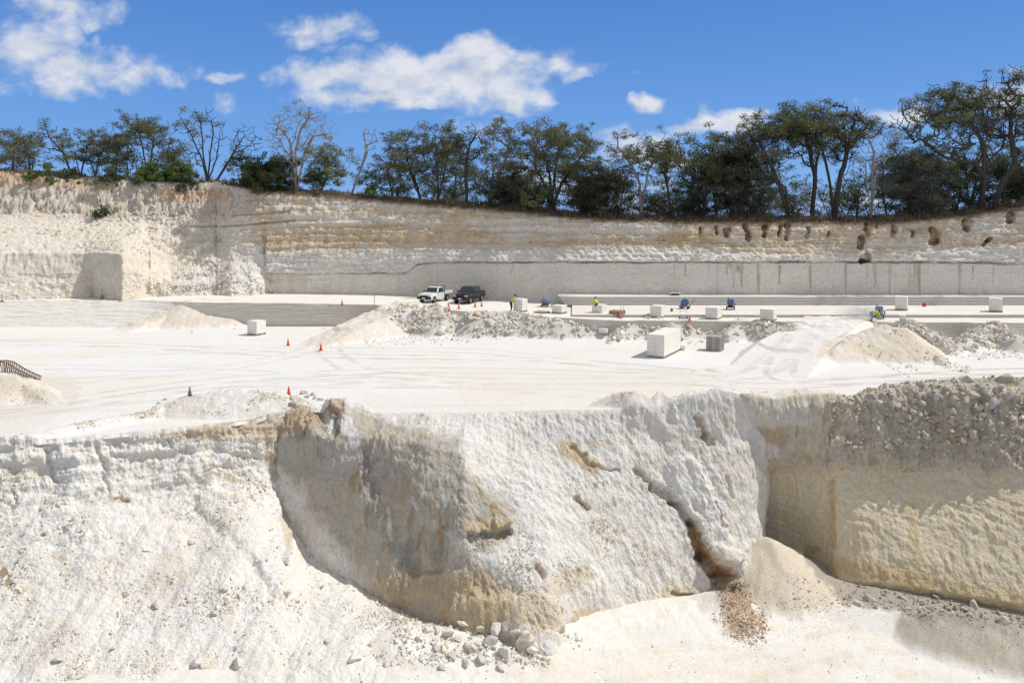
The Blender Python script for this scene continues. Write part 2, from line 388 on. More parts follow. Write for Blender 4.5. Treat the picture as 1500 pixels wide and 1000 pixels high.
# vertical clefts in the low cliff under the path
for (x0, y0, x1, y1, r, k) in ((68, 660, 80, 705, 4, .5), (140, 648, 152, 690, 4, .45), (148, 700, 160, 720, 4, .3), (18, 718, 24, 735, 3, .3), (168, 732, 188, 734, 2, .4)):
    dd, t = seg_dist(px_+WX, py_+WY, x0, y0, x1, y1); d -= .4*k*sstep(1.2, .3, dd/(r*(1+.5*fbm(PA0, 3, 3, 111))))
d += .45*stain(px_, py_, [(395, 655, 330, 650, 20, 12, .5), (310, 735, 395, 800, 22, 30, .5), (345, 740, 415, 860, 16, 18, .5)], 0)
PA = displace(PA0, d, 16)
px_, py_ = project(PA)
n1 = fbm(PA, .4, 4, 121); n2 = fbm(PA, 1.5, 4, 123)
c = mix(np.broadcast_to(WHITE*1.03, PA.shape), CREAM*1.05, np.clip(.12+.55*n1+.2*n2, 0, .6))
c = mix(c, np.array([.60, .47, .31]), .75*stain(px_, py_, [(300, 632, 412, 625, 13, 20, 1), (250, 640, 320, 632, 8, 12, .8), (395, 640, 402, 700, 14, 8, .8), (100, 660, 130, 656, 4, 4, .4)], n2*.5))
c = mix(c, OCHRE, .6*stain(px_, py_, [(335, 700, 352, 706, 6, 4, 1), (165, 731, 190, 734, 3, 3, 1), (10, 690, 60, 700, 10, 4, .4), (305, 692, 312, 695, 5, 4, .8), (80, 812, 95, 818, 7, 5, .8)], n2*.6))
c = mix(c, BROWN, .8*stain(px_, py_, [(5, 838, 12, 856, 7, 7, 1), (94, 775, 94, 777, 5, 5, 1), (278, 793, 284, 795, 4, 3, .9)], n2*.5))
c = mix(c, np.array([.66, .58, .50]), .5*stain(px_, py_, [(240, 860, 250, 830, 40, 28, 1), (90, 930, 60, 960, 30, 20, .8)], n2*.5))
c = mix(c, TAN, .6*stain(px_, py_, [(418, 760, 424, 800, 9, 6, 1)], n2*.5))
left = grid_obj('scree_slope', PA, M_SCREE, c); tag(left, kind='structure')

# central buttress
colsB = [
 (372, [(650,39.9),(700,39.8),(760,39.4),(820,38.8),(880,38.0),(960,37.0),(1010,36.0)]),
 (398, [(645,39.6),(700,39.4),(760,38.9),(820,38.2),(880,37.4),(960,36.4),(1010,35.6)]),
 (410, [(640,38.2),(690,38.0),(740,37.8),(790,37.3),(840,36.9),(900,36.4),(1000,35.6)]),
 (450, [(625,38.4),(680,37.7),(735,37.2),(790,36.9),(850,36.4),(910,36.0),(1000,35.2)]),
 (500, [(635,37.6),(700,36.8),(760,36.2),(820,35.7),(860,35.4),(910,35.0),(1000,34.2)]),
 (560, [(645,37.0),(700,36.2),(760,35.5),(820,34.9),(870,34.5),(920,34.1),(1000,33.4)]),
 (620, [(652,36.4),(700,35.6),(760,34.8),(820,34.1),(880,33.5),(930,33.1),(1000,32.4)]),
 (680, [(664,36.0),(705,35.1),(760,34.1),(820,33.3),(880,32.7),(935,32.3),(1000,31.8)]),
 (740, [(660,38.2),(705,36.4),(760,34.7),(820,33.4),(885,32.3),(945,31.6),(1010,31.0)]),
 (765, [(655,38.5),(705,36.7),(760,35.0),(820,33.4),(890,32.1),(955,31.3),(1020,30.9)]),
 (800, [(650,38.9),(705,37.2),(760,35.4),(820,33.8),(890,32.4),(965,31.3),(1020,31.0)]),
 (825, [(650,39.0),(705,37.6),(760,36.0),(820,34.6),(880,33.6),(935,33.0),(1000,32.6)]),
 (860, [(650,39.2),(700,38.0),(760,36.6),(820,35.4),(880,34.4),(930,33.9),(1000,33.4)]),
 (920, [(650,39.5),(700,38.5),(760,37.4),(820,36.5),(870,35.9),(920,35.3),(1000,34.6)]),
 (1000,[(640,40.0),(700,39.2),(760,38.4),(820,37.6),(870,36.9),(910,36.2),(980,35.6)]),
 (1060,[(640,40.4),(700,39.6),(760,38.7),(820,37.8),(870,37.0),(915,36.2),(980,35.6)]),
 (1096,[(640,41.0),(700,40.3),(760,39.4),(820,38.4),(865,37.6),(910,36.8),(980,36.2)]),
 (1110,[(640,41.5),(700,41.0),(760,40.3),(820,39.4),(865,38.7),(910,38.0),(980,37.4)]),
 (1119,[(640,41.6),(700,41.6),(760,41.3),(820,40.9),(870,40.4),(920,40.0),(980,39.6)]),
 (1123,[(640,42.4),(700,42.6),(760,43.2),(820,42.6),(870,42.4),(920,42.0),(980,41.6)]),
]
us = np.concatenate([np.linspace(372, 1095, 800, endpoint=False), np.linspace(1095, 1123, 70)])
PB0 = cliff(colsB, us, [34, 48, 52, 52, 48, 44, 30], 8, 5)
px_, py_ = project(PB0)
shade_face = stain(px_, py_, [(430, 650, 690, 900, 60, 60, 1), (480, 640, 640, 680, 40, 40, 1), (560, 700, 700, 780, 70, 50, 1)], 0)
WX = 9*fbm(PB0, 1.5, 4, 905, .6); WY = 9*fbm(PB0, 1.5, 4, 907, .6)
lit = sstep(690, 800, px_+.35*(660-py_)*0)
flute = fbm(PB0, (2.4, 2.4, .28), 4, 201, .55)
dgl = np.stack([PB0[..., 0]+.55*PB0[..., 2], PB0[..., 1], PB0[..., 2]*.3], -1)
vary = np.clip(.35+1.5*fbm(PB0, .45, 3, 213), .1, 1.3)
d = 0.26*fbm(PB0, .45, 4, 203, .5)+0.07*flute+0.05*vary*fbm(PB0, 3.2, 4, 205, .6)+.14*vary*fbm(PB0, (.9, .9, .16), 4, 215, .55, ridged=True)*sstep(760, 660, px_)
d += 0.065*fbm(dgl, 1.2, 5, 207, .55, ridged=True)*sstep(640, 800, px_)+.07*vary*fbm(PB0, 1.6, 4, 209, .6, ridged=True)+.05*fbm(np.stack([PB0[..., 0]+.12*PB0[..., 2], PB0[..., 1], PB0[..., 2]*.16], -1), 4.5, 3, 217, .55)*(.4+vary)+.03*vary*fbm(np.stack([PB0[..., 0]+.45*PB0[..., 2], PB0[..., 1], PB0[..., 2]*.25], -1), 4.0, 4, 211, .6, ridged=True)
# bulging strata blocks low on the nose, overhanging pockets in the hollow
d += stain(px_, py_, [(690, 900, 790, 905, 34, 34, .30), (780, 940, 800, 945, 26, 22, .45), (730, 768, 745, 764, 10, 6, .3)], .4*flute)
d -= stain(px_, py_, [(690, 788, 745, 780, 9, 6, .35), (610, 830, 640, 830, 14, 11, .25), (560, 690, 620, 800, 26, 40, .25), (470, 600, 482, 622, 20, 18, .4)], .5*flute)
# big crack with the earth-filled gully on the right
for (x0, y0, x1, y1, r, k) in ((930, 690, 955, 712, 5, .45), (955, 712, 992, 738, 8, .65), (992, 738, 1012, 768, 6, .6), (1012, 768, 1030, 815, 9, .7), (1030, 815, 1060, 850, 13, .9), (1060, 850, 1068, 905, 20, .9), (1018, 612, 1032, 640, 7, .35), (1030, 640, 1040, 646, 6, .3),
                               (838, 655, 868, 680, 4, .2), (868, 680, 905, 690, 3, .2), (846, 730, 860, 742, 3.5, .25), (784, 832, 796, 848, 4, .25), (1060, 700, 1072, 730, 3, .25), (1045, 735, 1060, 770, 3, .25)):
    dd, t = seg_dist(px_+WX, py_+WY, x0, y0, x1, y1); d -= k*sstep(1.25, .35, dd/r+.35*flute)
d += .5*stain(px_, py_, [(1052, 812, 1068, 816, 15, 13, 1)], 0)
d += stain(px_, py_, [(1000, 690, 1060, 820, 26, 26, .3)], 0)
# horizontal undercut at the base
d -= stain(px_, py_, [(850, 912, 900, 906, 5, 5, .5), (900, 906, 960, 905, 5, 4, .4), (985, 868, 1045, 878, 4, 4, .3)], .5*flute)
run = fbm(np.stack([PB0[..., 0]*5.5, PB0[..., 1]*.5, PB0[..., 2]*.7], -1), 1.0, 3, 251, .5)
d += .035*run*sstep(690, 640, py_)*sstep(560, 640, px_)
d += .13*np.abs(fbm(np.stack([PB0[..., 0]+.3*PB0[..., 2], PB0[..., 1], PB0[..., 2]*.5], -1), 1.3, 4, 253, .6))*(.5+.6*vary)
PB = displace(PB0, d, 14)
px_, py_ = project(PB)
n1 = fbm(PB, .4, 4, 221); n2 = fbm(PB, 1.5, 4, 223); st = fbm(PB, (1.6, 1.6, .16), 4, 225)
c = mix(np.broadcast_to(WHITE*1.04, PB.shape), CREAM*1.03, np.clip(.12+.5*n1+.2*n2, 0, .6))
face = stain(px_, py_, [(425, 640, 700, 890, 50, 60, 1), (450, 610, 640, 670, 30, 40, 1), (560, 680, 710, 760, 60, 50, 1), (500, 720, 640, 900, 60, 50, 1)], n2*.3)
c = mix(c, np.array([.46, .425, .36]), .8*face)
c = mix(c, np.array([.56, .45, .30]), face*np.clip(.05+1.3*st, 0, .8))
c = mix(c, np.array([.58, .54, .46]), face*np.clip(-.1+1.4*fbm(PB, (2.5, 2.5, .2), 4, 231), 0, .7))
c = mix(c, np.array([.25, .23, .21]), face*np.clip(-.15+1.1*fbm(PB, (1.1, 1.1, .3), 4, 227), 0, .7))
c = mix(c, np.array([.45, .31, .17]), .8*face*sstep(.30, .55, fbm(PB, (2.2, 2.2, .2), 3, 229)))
c = mix(c, np.array([.56, .43, .28]), .8*stain(px_, py_, [(440, 610, 480, 600, 22, 16, 1), (490, 580, 515, 630, 8, 8, 1), (385, 625, 420, 625, 16, 16, 1)], n2*.5))
c = mix(c, WHITE*1.05, .9*stain(px_, py_, [(505, 615, 520, 650, 10, 10, 1), (478, 605, 486, 630, 6, 6, 1), (568, 745, 572, 790, 3, 3, .9), (604, 728, 610, 745, 3, 3, .9), (648, 725, 652, 740, 3, 3, .9)], n2*.5))
c = mix(c, OCHRE*1.1, .75*stain(px_, py_, [(830, 655, 870, 685, 16, 10, 1), (690, 870, 800, 900, 40, 30, .75), (850, 905, 900, 903, 14, 16, .9), (900, 903, 955, 900, 14, 10, .9), (980, 868, 1045, 872, 12, 14, .55), (800, 870, 850, 840, 20, 16, .5), (650, 890, 700, 915, 22, 20, .8), (870, 645, 900, 655, 8, 6, .5), (690, 770, 745, 764, 10, 8, .8), (560, 870, 640, 850, 30, 30, .6)], n2*.55))
c = mix(c, np.array([.44, .25, .11]), .92*np.clip(.85+.8*n2, 0, 1)*stain(px_, py_, [(1008, 764, 1030, 815, 6, 11, 1), (1030, 815, 1062, 852, 12, 15, 1), (1058, 842, 1066, 900, 18, 20, 1), (1022, 614, 1030, 638, 5, 6, .55), (845, 730, 856, 742, 4, 4, .7), (1100, 828, 1104, 834, 4, 4, .8), (1060, 615, 1064, 622, 5, 5, .5), (785, 822, 790, 836, 6, 6, .6)], n2*.7))
c = mix(c, CREAM*.95, .6*stain(px_, py_, [(985, 640, 1085, 680, 20, 30, .5), (1052, 812, 1068, 818, 14, 14, 1)], n2*.4))
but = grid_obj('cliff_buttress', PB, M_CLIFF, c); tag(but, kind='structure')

# right pit wall
colsC = [
 (1085, [(640,42.6),(690,43.6),(750,44.3),(810,44.3),(850,44.3),(900,44.0),(980,43)]),
 (1125, [(640,41.8),(690,42.8),(750,43.6),(810,43.6),(850,43.4),(900,43),(980,42.5)]),
 (1160, [(640,42.0),(690,42.5),(750,42.9),(810,43.0),(850,43),(900,42.5),(980,42)]),
 (1195, [(640,41.8),(690,41.9),(750,41.7),(810,41.5),(850,41.4),(900,41.0),(980,40)]),
 (1216, [(640,41.7),(690,41.5),(750,40.9),(810,40.4),(850,40.0),(900,39.8),(980,39)]),
 (1227, [(640,41.4),(690,41.15),(750,40.4),(810,39.6),(845,39.2),(900,39.0),(980,38.6)]),
 (1260, [(640,41.35),(690,40.95),(750,40.0),(810,39.1),(850,38.5),(862,38.7),(980,38.4)]),
 (1350, [(640,41.15),(690,40.7),(750,39.6),(820,38.1),(862,37.4),(875,37.7),(990,37.0)]),
 (1500, [(645,39.95),(695,39.1),(750,37.9),(830,36.4),(885,35.5),(902,35.8),(1010,35.2)]),
 (1680, [(650,38.65),(700,37.6),(760,36.4),(840,34.9),(895,34.0),(915,34.3),(1020,33.6)]),
]
us = np.linspace(1085, 1680, 640)
PC0 = cliff(colsC, us, [26, 40, 44, 44, 40, 20, 10], 22, 5)
px_, py_ = project(PC0)
up = sstep(700, 676, py_-.05*(px_-1250)*.4+14*fbm(PC0, .8, 4, 315, .6))
flute = fbm(PC0, (2.6, 2.6, .25), 4, 301, .55)
d = .30*up*fbm(PC0, (1.0, 1.0, .8), 5, 303, .62)+.42*up*fbm(PC0, (.75, .75, .22), 4, 305, .55, ridged=True)+.08*up*fbm(PC0, 3.5, 4, 313, .6)
d += (1-up)*(.07*flute+.05*fbm(PC0, .6, 4, 307))+.03*fbm(PC0, 4, 3, 309)
sl = np.stack([PC0[..., 0]*.5, PC0[..., 1]*0, PC0[..., 2]*1.6+PC0[..., 0]*.35], -1)
d += (1-up)*.075*fbm(sl, 1.3, 5, 311, .55, ridged=True)*sstep(810, 760, py_)+(1-up)*.07*fbm(PC0, (1.2, 1.2, .15), 3, 317, .5)*sstep(740, 800, py_)
d += .10*up
PC = displace(PC0, d, 12)
px_, py_ = project(PC)
n1 = fbm(PC, .5, 4, 321); n2 = fbm(PC, 1.8, 4, 323); st = fbm(PC, (1.3, 1.3, .2), 4, 325)
c = mix(np.broadcast_to(np.array([.80, .69, .47]), PC.shape), np.array([.84, .76, .57]), np.clip(.5+.8*n1, 0, 1))
c = mix(c, np.array([.70, .65, .52]), np.clip(.1+.9*st, 0, .7))
c = mix(c, np.array([.66, .48, .24]), .7*stain(px_, py_, [(1218, 705, 1222, 800, 5, 5, .9), (1230, 830, 1360, 852, 16, 14, .9), (1335, 740, 1345, 850, 9, 9, .6), (1185, 806, 1200, 804, 8, 6, 1), (1360, 855, 1500, 880, 16, 16, .5)], n2*.5))
c = mix(c, np.array([.60, .54, .45]), up*np.clip(.75+.5*n2, 0, 1))
c = mix(c, np.array([.56, .42, .27]), .6*stain(px_, py_, [(1375, 625, 1410, 650, 14, 12, 1), (1110, 632, 1145, 640, 12, 16, 1)], n2*.5))
c = mix(c, WHITE, .8*stain(px_, py_, [(1090, 610, 1180, 605, 22, 20, .8), (1100, 655, 1130, 660, 14, 12, 1)], n2*.4))
rw = grid_obj('pit_wall', PC, M_CLIFF, c); tag(rw, kind='structure')
# ------------------------------------------------------------------ bench
EDGE_X = [-300, 200, 365, 545, 600, 690, 800, 900, 1500, 1800]
EDGE_Y = [73.4, 73.6, 74.0, 73.6, 72.2, 69.8, 67.2, 65.8, 64.5, 64.0]
EDGE_Z = [2.35, 2.3, 2.3, 2.15, 2.05, 1.9, 1.7, 1.6, 1.55, 1.55]
def bench_edge(px): return np.interp(px, EDGE_X, EDGE_Y)
def bench_z(px): return np.interp(px, EDGE_X, EDGE_Z)
us = np.linspace(-300, 1800, 1200)
Ye = bench_edge(us); Ze = bench_z(us); Yb = np.full_like(us, 92.0)
K = []
ln = 2.3*sstep(330, 200, us)
for yy, zz in ((Ye-.08-.3*ln, 0*Ze-.3), (Ye+ln, Ze-.04), (Ye+.06+ln, Ze), (Ye+5, Ze), (Yb, Ze)):
    K.append(np.stack([(us-750)/F*yy, yy, zz], -1))
PBN = build_rows(np.stack(K, 1), [44, 3, 50, 60])
rowi = np.arange(PBN.shape[1]); isface = (rowi < 45)[None, :]*1.0
crs = fbm(np.stack([PBN[..., 0]*.3, PBN[..., 1]*0, PBN[..., 2]*6], -1), 1.0, 3, 401, .6)
dY = isface*(.10*crs+.10*fbm(PBN, .8, 4, 403))
PBN[..., 1] += dY
PBN[..., 2] += (1-isface)*.03*fbm(PBN, .4, 4, 405)+isface*0
px_, py_ = project(PBN)
n1 = fbm(PBN, (.15, .3, .2), 4, 411); n2 = fbm(PBN, 1.4, 3, 413)
c = mix(np.broadcast_to(WHITE*1.02, PBN.shape), CREAM*1.05, np.clip(.2+.6*n1+.2*n2, 0, .6))
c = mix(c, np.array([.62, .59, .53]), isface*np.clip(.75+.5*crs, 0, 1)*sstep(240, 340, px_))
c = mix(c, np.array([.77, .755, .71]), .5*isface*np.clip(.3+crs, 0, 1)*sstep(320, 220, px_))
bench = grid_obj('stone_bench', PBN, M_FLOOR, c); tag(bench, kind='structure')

# sawn courses of the upper terrace (right)
def slab(name, x0, x1, Y0, Y1, z0, z1, mat, ends=True, seed=0):
    us = np.linspace(x0, x1, 700)
    wob = .03*fbm(np.stack([us*.05, us*0, us*0], -1), 1, 3, seed)
    K = []
    for yy, zz in ((Y0, z0-.05), (Y0, z1-.03), (Y0+.04, z1), (Y1, z1)):
        y = yy+wob; K.append(np.stack([(us-750)/F*y, y, zz+0*us], -1))
    P = build_rows(np.stack(K, 1), [10, 2, 40])
    P[..., 1] += .02*fbm(P, (.4, 1, 3), 3, seed+3); P[:, 10:, 2] += .012*fbm(P[:, 10:], .8, 3, seed+5)
    # left end return
    n1 = fbm(P, (.12, .4, .3), 4, seed+7)
    c = mix(np.broadcast_to(WHITE*1.0, P.shape), CREAM*1.0, np.clip(.25+.6*n1, 0, .7))
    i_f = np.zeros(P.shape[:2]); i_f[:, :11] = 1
    c = mix(c, np.array([.50, .49, .47]), .9*i_f)  # shade on the front faces is put into their colour
    o = grid_obj(name, P, mat, c); tag(o, kind='structure')
    # end face
    e = P[0]; base = e.copy(); base[:, 2] = z0-.05
    E = np.stack([e, base], 0)
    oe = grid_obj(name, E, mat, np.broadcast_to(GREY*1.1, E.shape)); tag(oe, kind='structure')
    return o
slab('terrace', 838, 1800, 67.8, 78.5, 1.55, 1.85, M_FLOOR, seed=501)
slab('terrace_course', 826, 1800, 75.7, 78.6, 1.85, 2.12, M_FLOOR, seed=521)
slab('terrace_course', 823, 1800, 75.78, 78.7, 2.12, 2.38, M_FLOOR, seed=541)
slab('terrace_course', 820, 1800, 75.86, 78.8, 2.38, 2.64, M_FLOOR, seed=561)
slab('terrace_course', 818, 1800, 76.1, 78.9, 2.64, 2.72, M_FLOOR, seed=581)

# ------------------------------------------------------------------ back wall of the quarry
colsW = [
 (-260, [(452,69.8),(412,71.4),(392,72.2),(372,73.0),(371,73.3),(350,77.5),(330,83),(310,86.5),(250,89.5),(246,95)]),
 (0,   [(443,75.8),(400,77.5),(385,78.1),(371,78.6),(369,79.0),(345,82.2),(325,85.6),(312,87.6),(252,90.6),(247,95)]),
 (60,  [(443,77.0),(400,78.5),(385,79.0),(371,79.5),(369,79.8),(345,83.0),(325,86),(312,87.8),(258,90.6),(252,95)]),
 (126, [(443,78.2),(400,79.4),(385,79.8),(372,80.2),(370,80.5),(345,83.6),(325,86.6),(312,88.0),(264,90.8),(258,95)]),
 (136, [(442,78.9),(400,79.6),(385,79.8),(370,80.0),(368,80.3),(345,83.6),(325,86.6),(312,88.0),(264,90.8),(258,95)]),
 (158, [(442,77.5),(400,77.9),(385,78.2),(371,78.6),(369,79.3),(345,83.6),(325,86.7),(312,88.0),(265,90.8),(259,95)]),
 (180, [(443,76.0),(400,76.6),(385,77.0),(373,77.4),(370,78.3),(345,83.8),(325,86.8),(312,88.0),(265,90.8),(259,95)]),
 (206, [(442,77.7),(400,78.3),(385,79.0),(374,79.6),(370,80.4),(345,84.2),(325,87),(312,88.0),(266,90.8),(260,95)]),
 (218, [(436,79.6),(405,80.4),(395,81.2),(384,82.2),(374,83.0),(348,85),(328,87.2),(313,88.1),(266,90.8),(260,95)]),
 (250, [(436,80.5),(420,81.6),(405,82.6),(392,83.5),(380,84.2),(350,85.8),(330,87.4),(315,88.2),(267,90.8),(261,95)]),
 (312, [(436,82),(415,83.2),(400,84.2),(388,85.0),(376,85.8),(350,87.2),(332,88.0),(315,88.4),(269,90.6),(264,95)]),
 (318, [(436,82),(415,83.2),(400,84.2),(388,85.1),(376,86.0),(352,88.0),(334,88.4),(315,88.8),(269,90),(264,95)]),
 (340, [(436,80.6),(410,82.4),(398,83.5),(386,84.3),(374,85.0),(352,86.0),(334,86.6),(315,87.2),(272,88.5),(267,95)]),
 (372, [(436,81.6),(410,82.8),(398,83.6),(386,84.3),(374,84.8),(350,85.5),(332,86.0),(314,86.6),(278,88.0),(273,94)]),
 (386, [(436,83.0),(404,83.8),(396,84.2),(384,84.4),(372,84.7),(345,85.5),(330,85.9),(312,86.4),(280,87.8),(275,94)]),
 (392, [(436,83.8),(402,84.0),(401,84.5),(399,84.5),(398,84.0),(372,84.4),(340,85.6),(312,86.2),(281,87.6),(276,93)]),
 (480, [(436,83.8),(402,84.0),(401,84.5),(399,84.5),(398,84.0),(372,84.4),(340,85.4),(312,86.0),(286,87.4),(280,93)]),
 (595, [(439,83.2),(402,83.5),(401,84.0),(399,84.0),(398,83.5),(374,84.1),(340,85.0),(320,85.5),(296,86.6),(290,92)]),
 (612, [(439,83.0),(390,83.3),(389,84.0),(387,84.0),(386,83.4),(370,84.0),(340,84.8),(320,85.3),(297,86.4),(291,92)]),
 (640, [(440,82.7),(386,83.0),(385,83.6),(383,83.6),(382,83.0),(364,84.0),(338,84.7),(318,85.1),(299,86.0),(293,92)]),
 (850, [(448,78.4),(386,78.8),(385,79.5),(383,79.5),(382,78.9),(362,80.1),(342,80.7),(328,81.1),(318,81.8),(312,88)]),
 (1000,[(438,77.7),(386,77.9),(385,78.6),(383,78.6),(382,78.0),(362,79.1),(348,79.5),(334,79.8),(324,80.4),(318,86)]),
 (1300,[(442,77.6),(386,77.8),(385,78.6),(382.5,78.6),(381.5,77.7),(362,78.5),(348,78.9),(335,79.2),(325,79.8),(319,86)]),
 (1400,[(442,77.5),(387,77.7),(386,78.5),(383,78.5),(382,77.6),(360,78.4),(345,78.8),(330,79.1),(317,79.7),(311,86)]),
 (1500,[(444,77.4),(388,77.6),(387,78.4),(384,78.4),(383,77.5),(355,78.3),(340,78.7),(322,79.1),(303,79.7),(298,86)]),
 (1780,[(446,77.2),(390,77.4),(389,78.2),(386,78.2),(385,77.3),(355,78.2),(335,78.7),(315,79.1),(290,79.7),(286,86)]),
]
us = np.unique(np.concatenate([np.linspace(-260, 1780, 1500), np.linspace(120, 345, 260)]))
CW = cols_to_world(colsW, us)
TOPC = CW[:, 8].copy()
PW0 = build_rows(CW, [44, 5, 4, 5, 24, 26, 18, 18, 12], 1, 0)
_s = np.concatenate([np.full(n, i) for i, n in enumerate([44, 5, 4, 5, 24, 26, 18, 18, 12])]+[[8]])
_r = np.where((_s >= 1) & (_s <= 3))[0]
_yf = (PW0[:, _r[0]-1, 1]+PW0[:, _r[-1]+1, 1])/2
_m = np.clip(.45+1.0*fbm(PW0[:, _r[0]], .35, 5, 631, .6), .02, 1.1)*np.where(us < 380, 1, 1)
for r in _r:
    k = (_yf+(PW0[:, r, 1]-_yf)*_m)/PW0[:, r, 1]; k = np.where(us < 388, 1, k)
    PW0[:, r, 0] *= k; PW0[:, r, 1] *= k
_w = np.exp(-((np.arange(PW0.shape[1])-50)/14.0)**2)
PW0[..., 2] += (.16*fbm(PW0[:, 48], .5, 5, 633, .6)*(us > 388))[:, None]*_w[None]
px_, py_ = project(PW0)
seg_id = np.concatenate([np.full(n, i) for i, n in enumerate([44, 5, 4, 5, 24, 26, 18, 18, 12])]+[[8]])[None, :]*np.ones((len(us), 1))
rightness = sstep(330, 390, px_); low = (seg_id <= 0)*rightness
upper = sstep(384, 376, py_)
flute = fbm(PW0, (2.2, 2.2, .3), 4, 601, .55)
saw = fbm(np.stack([PW0[..., 0]*.25, PW0[..., 1]*0, PW0[..., 2]*5], -1), 1.0, 3, 603, .6)
d = .05*low*saw+.03*flute*low
d += (1-low)*(.30*fbm(PW0, (.6, .6, .6), 5, 605, .58)+.20*fbm(PW0, (1.5, 1.5, 1.3), 5, 607, .6, ridged=True)+.07*flute+.10*fbm(PW0, (.35, .35, 2.2), 4, 617, .6))
d += (1-low)*rightness*.13*np.tanh(4*fbm(PW0, (.10, .10, 1.7), 4, 637, .6))
d += low*.05*fbm(PW0, (2.5, 2.5, 1.5), 4, 619, .6)
# diagonal pick scars in the band above the ledge
band = stain(px_, py_, [(640, 372, 1110, 373, 11, 12, 1)], 0)
dg = np.stack([PW0[..., 0]+PW0[..., 2]*.9, 0*PW0[..., 0], PW0[..., 2]*.15], -1)
d += band*.16*fbm(dg, 1.35, 3, 609, .5, ridged=True)
# brow of broken rock along the left top, with deep joints
brow = sstep(600, 330, px_)*stain(px_, py_, [(-200, 285, 0, 285, 40, 36, 1), (0, 285, 330, 300, 38, 26, 1), (330, 300, 480, 298, 20, 14, .7)], 0)
vj = fbm(PW0, (1.1, 1.1, .25), 4, 611, .6)
d += brow*(.55*np.round(2.0*fbm(PW0, (.7, .7, .5), 3, 613, .5))/2.0+.45*vj)
# bedding joints near px 320-430
for (x0, y0, x1, y1, r, k) in ((325, 332, 432, 323, 1.6, .5), (262, 333, 318, 332, 1.4, .4), (340, 316, 425, 311, 1.3, .4)):
    dd, t = seg_dist(px_, py_, x0, y0+1.2*0, x1, y1); d -= k*sstep(1.3, .3, dd/(r*(1+.4*vj)))
# debris on the left slope
slope = stain(px_, py_, [(0, 345, 300, 350, 30, 34, 1), (230, 400, 360, 410, 30, 30, 1)], 0)
d += slope*.22*fbm(PW0, (1.3, 1.3, 1.3), 4, 615, .6, ridged=True)
pkt = [(1026, 334, 1026, 342, 3, 3), (1049, 332, 1050, 341, 3, 3), (1064, 338, 1064, 346, 4.5, 4), (1069, 334, 1070, 338, 3, 2), (1092, 331, 1095, 350, 4, 5), (1120, 334, 1119, 345, 6, 4), (1143, 332, 1141, 345, 3, 3), (1154, 331, 1151, 350, 5, 4), (1184, 334, 1181, 348, 4, 3), (1214, 340, 1213, 346, 2.5, 2), (1268, 328, 1270, 345, 3, 4), (1262, 350, 1260, 360, 7, 6), (1284, 328, 1284, 333, 2, 2), (1309, 334, 1308, 343, 5, 4.5), (1337, 340, 1337, 346, 5, 4), (1365, 338, 1369, 352, 8, 10), (1415, 328, 1417, 334, 9, 6), (1480, 315, 1481, 324, 8, 7), (1450, 350, 1440, 360, 4, 3), (1271, 377, 1262, 381, 8, 6)]
pk = stain(px_, py_, [p+(1,) for p in pkt], .5*vj, .7)
d -= .40*pk
n = normals(blur(blur(PW0, 3, 0), 3, 1))
n = np.stack([n[..., 0]*.6, n[..., 1], n[..., 2]*.3], -1)
n = np.where((n[..., 1:2] > 0), -n, n)
wtop = np.clip((PW0.shape[1]-1-np.arange(PW0.shape[1]))/12, .15, 1)[None, :]
PW = PW0+n*(d*wtop)[..., None]
px_, py_ = project(PW)
n1 = fbm(PW, .3, 4, 621); n2 = fbm(PW, 1.3, 4, 623); st = fbm(PW, (1.2, 1.2, .1), 4, 625); hz = fbm(PW, (.12, .12, 1.4), 4, 627)
c = mix(np.broadcast_to(np.array([.72, .70, .655]), PW.shape), np.array([.80, .775, .715]), np.clip(.5+.9*n1+.5*hz, 0, 1))
c = mix(c, np.array([.66, .57, .46]), rightness*sstep(900, 450, px_)*low*np.clip(.35+1.0*st, 0, .85))
c = mix(c, np.array([.56, .55, .53]), rightness*low*sstep(412, 434, py_)*np.clip(.5+.8*n2, 0, 1)*.6)
up2 = sstep(374, 356, py_+5*n2)*rightness
c = mix(c, np.array([.66, .55, .40]), up2*np.clip(.75+.8*n1+.5*hz, 0, 1))
c = mix(c, np.array([.52, .40, .25]), up2*np.clip(-.08+1.1*n2+1.5*hz, 0, .85))
c = mix(c, np.array([.74, .69, .60]), up2*np.clip(-.2+1.3*fbm(PW, (.2, .2, 1.3), 4, 635), 0, .75))
c = mix(c, np.array([.54, .38, .19]), .85*stain(px_, py_, [(395, 358, 525, 350, 16, 16, .9), (640, 318, 715, 325, 16, 14, .8), (960, 355, 1000, 350, 8, 8, .9), (540, 355, 640, 345, 18, 16, .6), (1060, 365, 1330, 372, 9, 8, .6), (1000, 340, 1040, 350, 10, 8, .5)], n2*1.0)*np.clip(.6+n2+.8*st, 0, 1))
c = mix(c, np.array([.74, .71, .65]), .7*stain(px_, py_, [(700, 328, 960, 334, 10, 12, .8), (420, 318, 640, 322, 8, 7, .9), (690, 372, 1100, 374, 7, 7, .7)], n2*.8))
leftm = 1-rightness
strata = sstep(.25, .5, fbm(np.stack([PW[..., 0]*.10, 0*PW[..., 0], PW[..., 2]*2.6], -1), 1.0, 4, 643, .6))*rightness
c = mix(c, np.array([.50, .44, .35]), np.where(py_ < 384, .75, .4)*strata*np.clip(.5+n1, 0, 1))
c = mix(c, np.array([.74, .67, .56]), leftm*np.clip(.75+.5*n2, 0, 1))
c = mix(c, np.array([.74, .71, .64]), leftm*np.clip(-.1+1.2*n1, 0, .8))
c = mix(c, np.array([.72, .60, .47]), leftm*sstep(385, 425, py_*0+400)*np.clip(.1+.9*st, 0, .7)*(seg_id <= 2))
c = mix(c, np.array([.62, .55, .45]), brow*np.clip(.7+.6*n2, 0, 1))
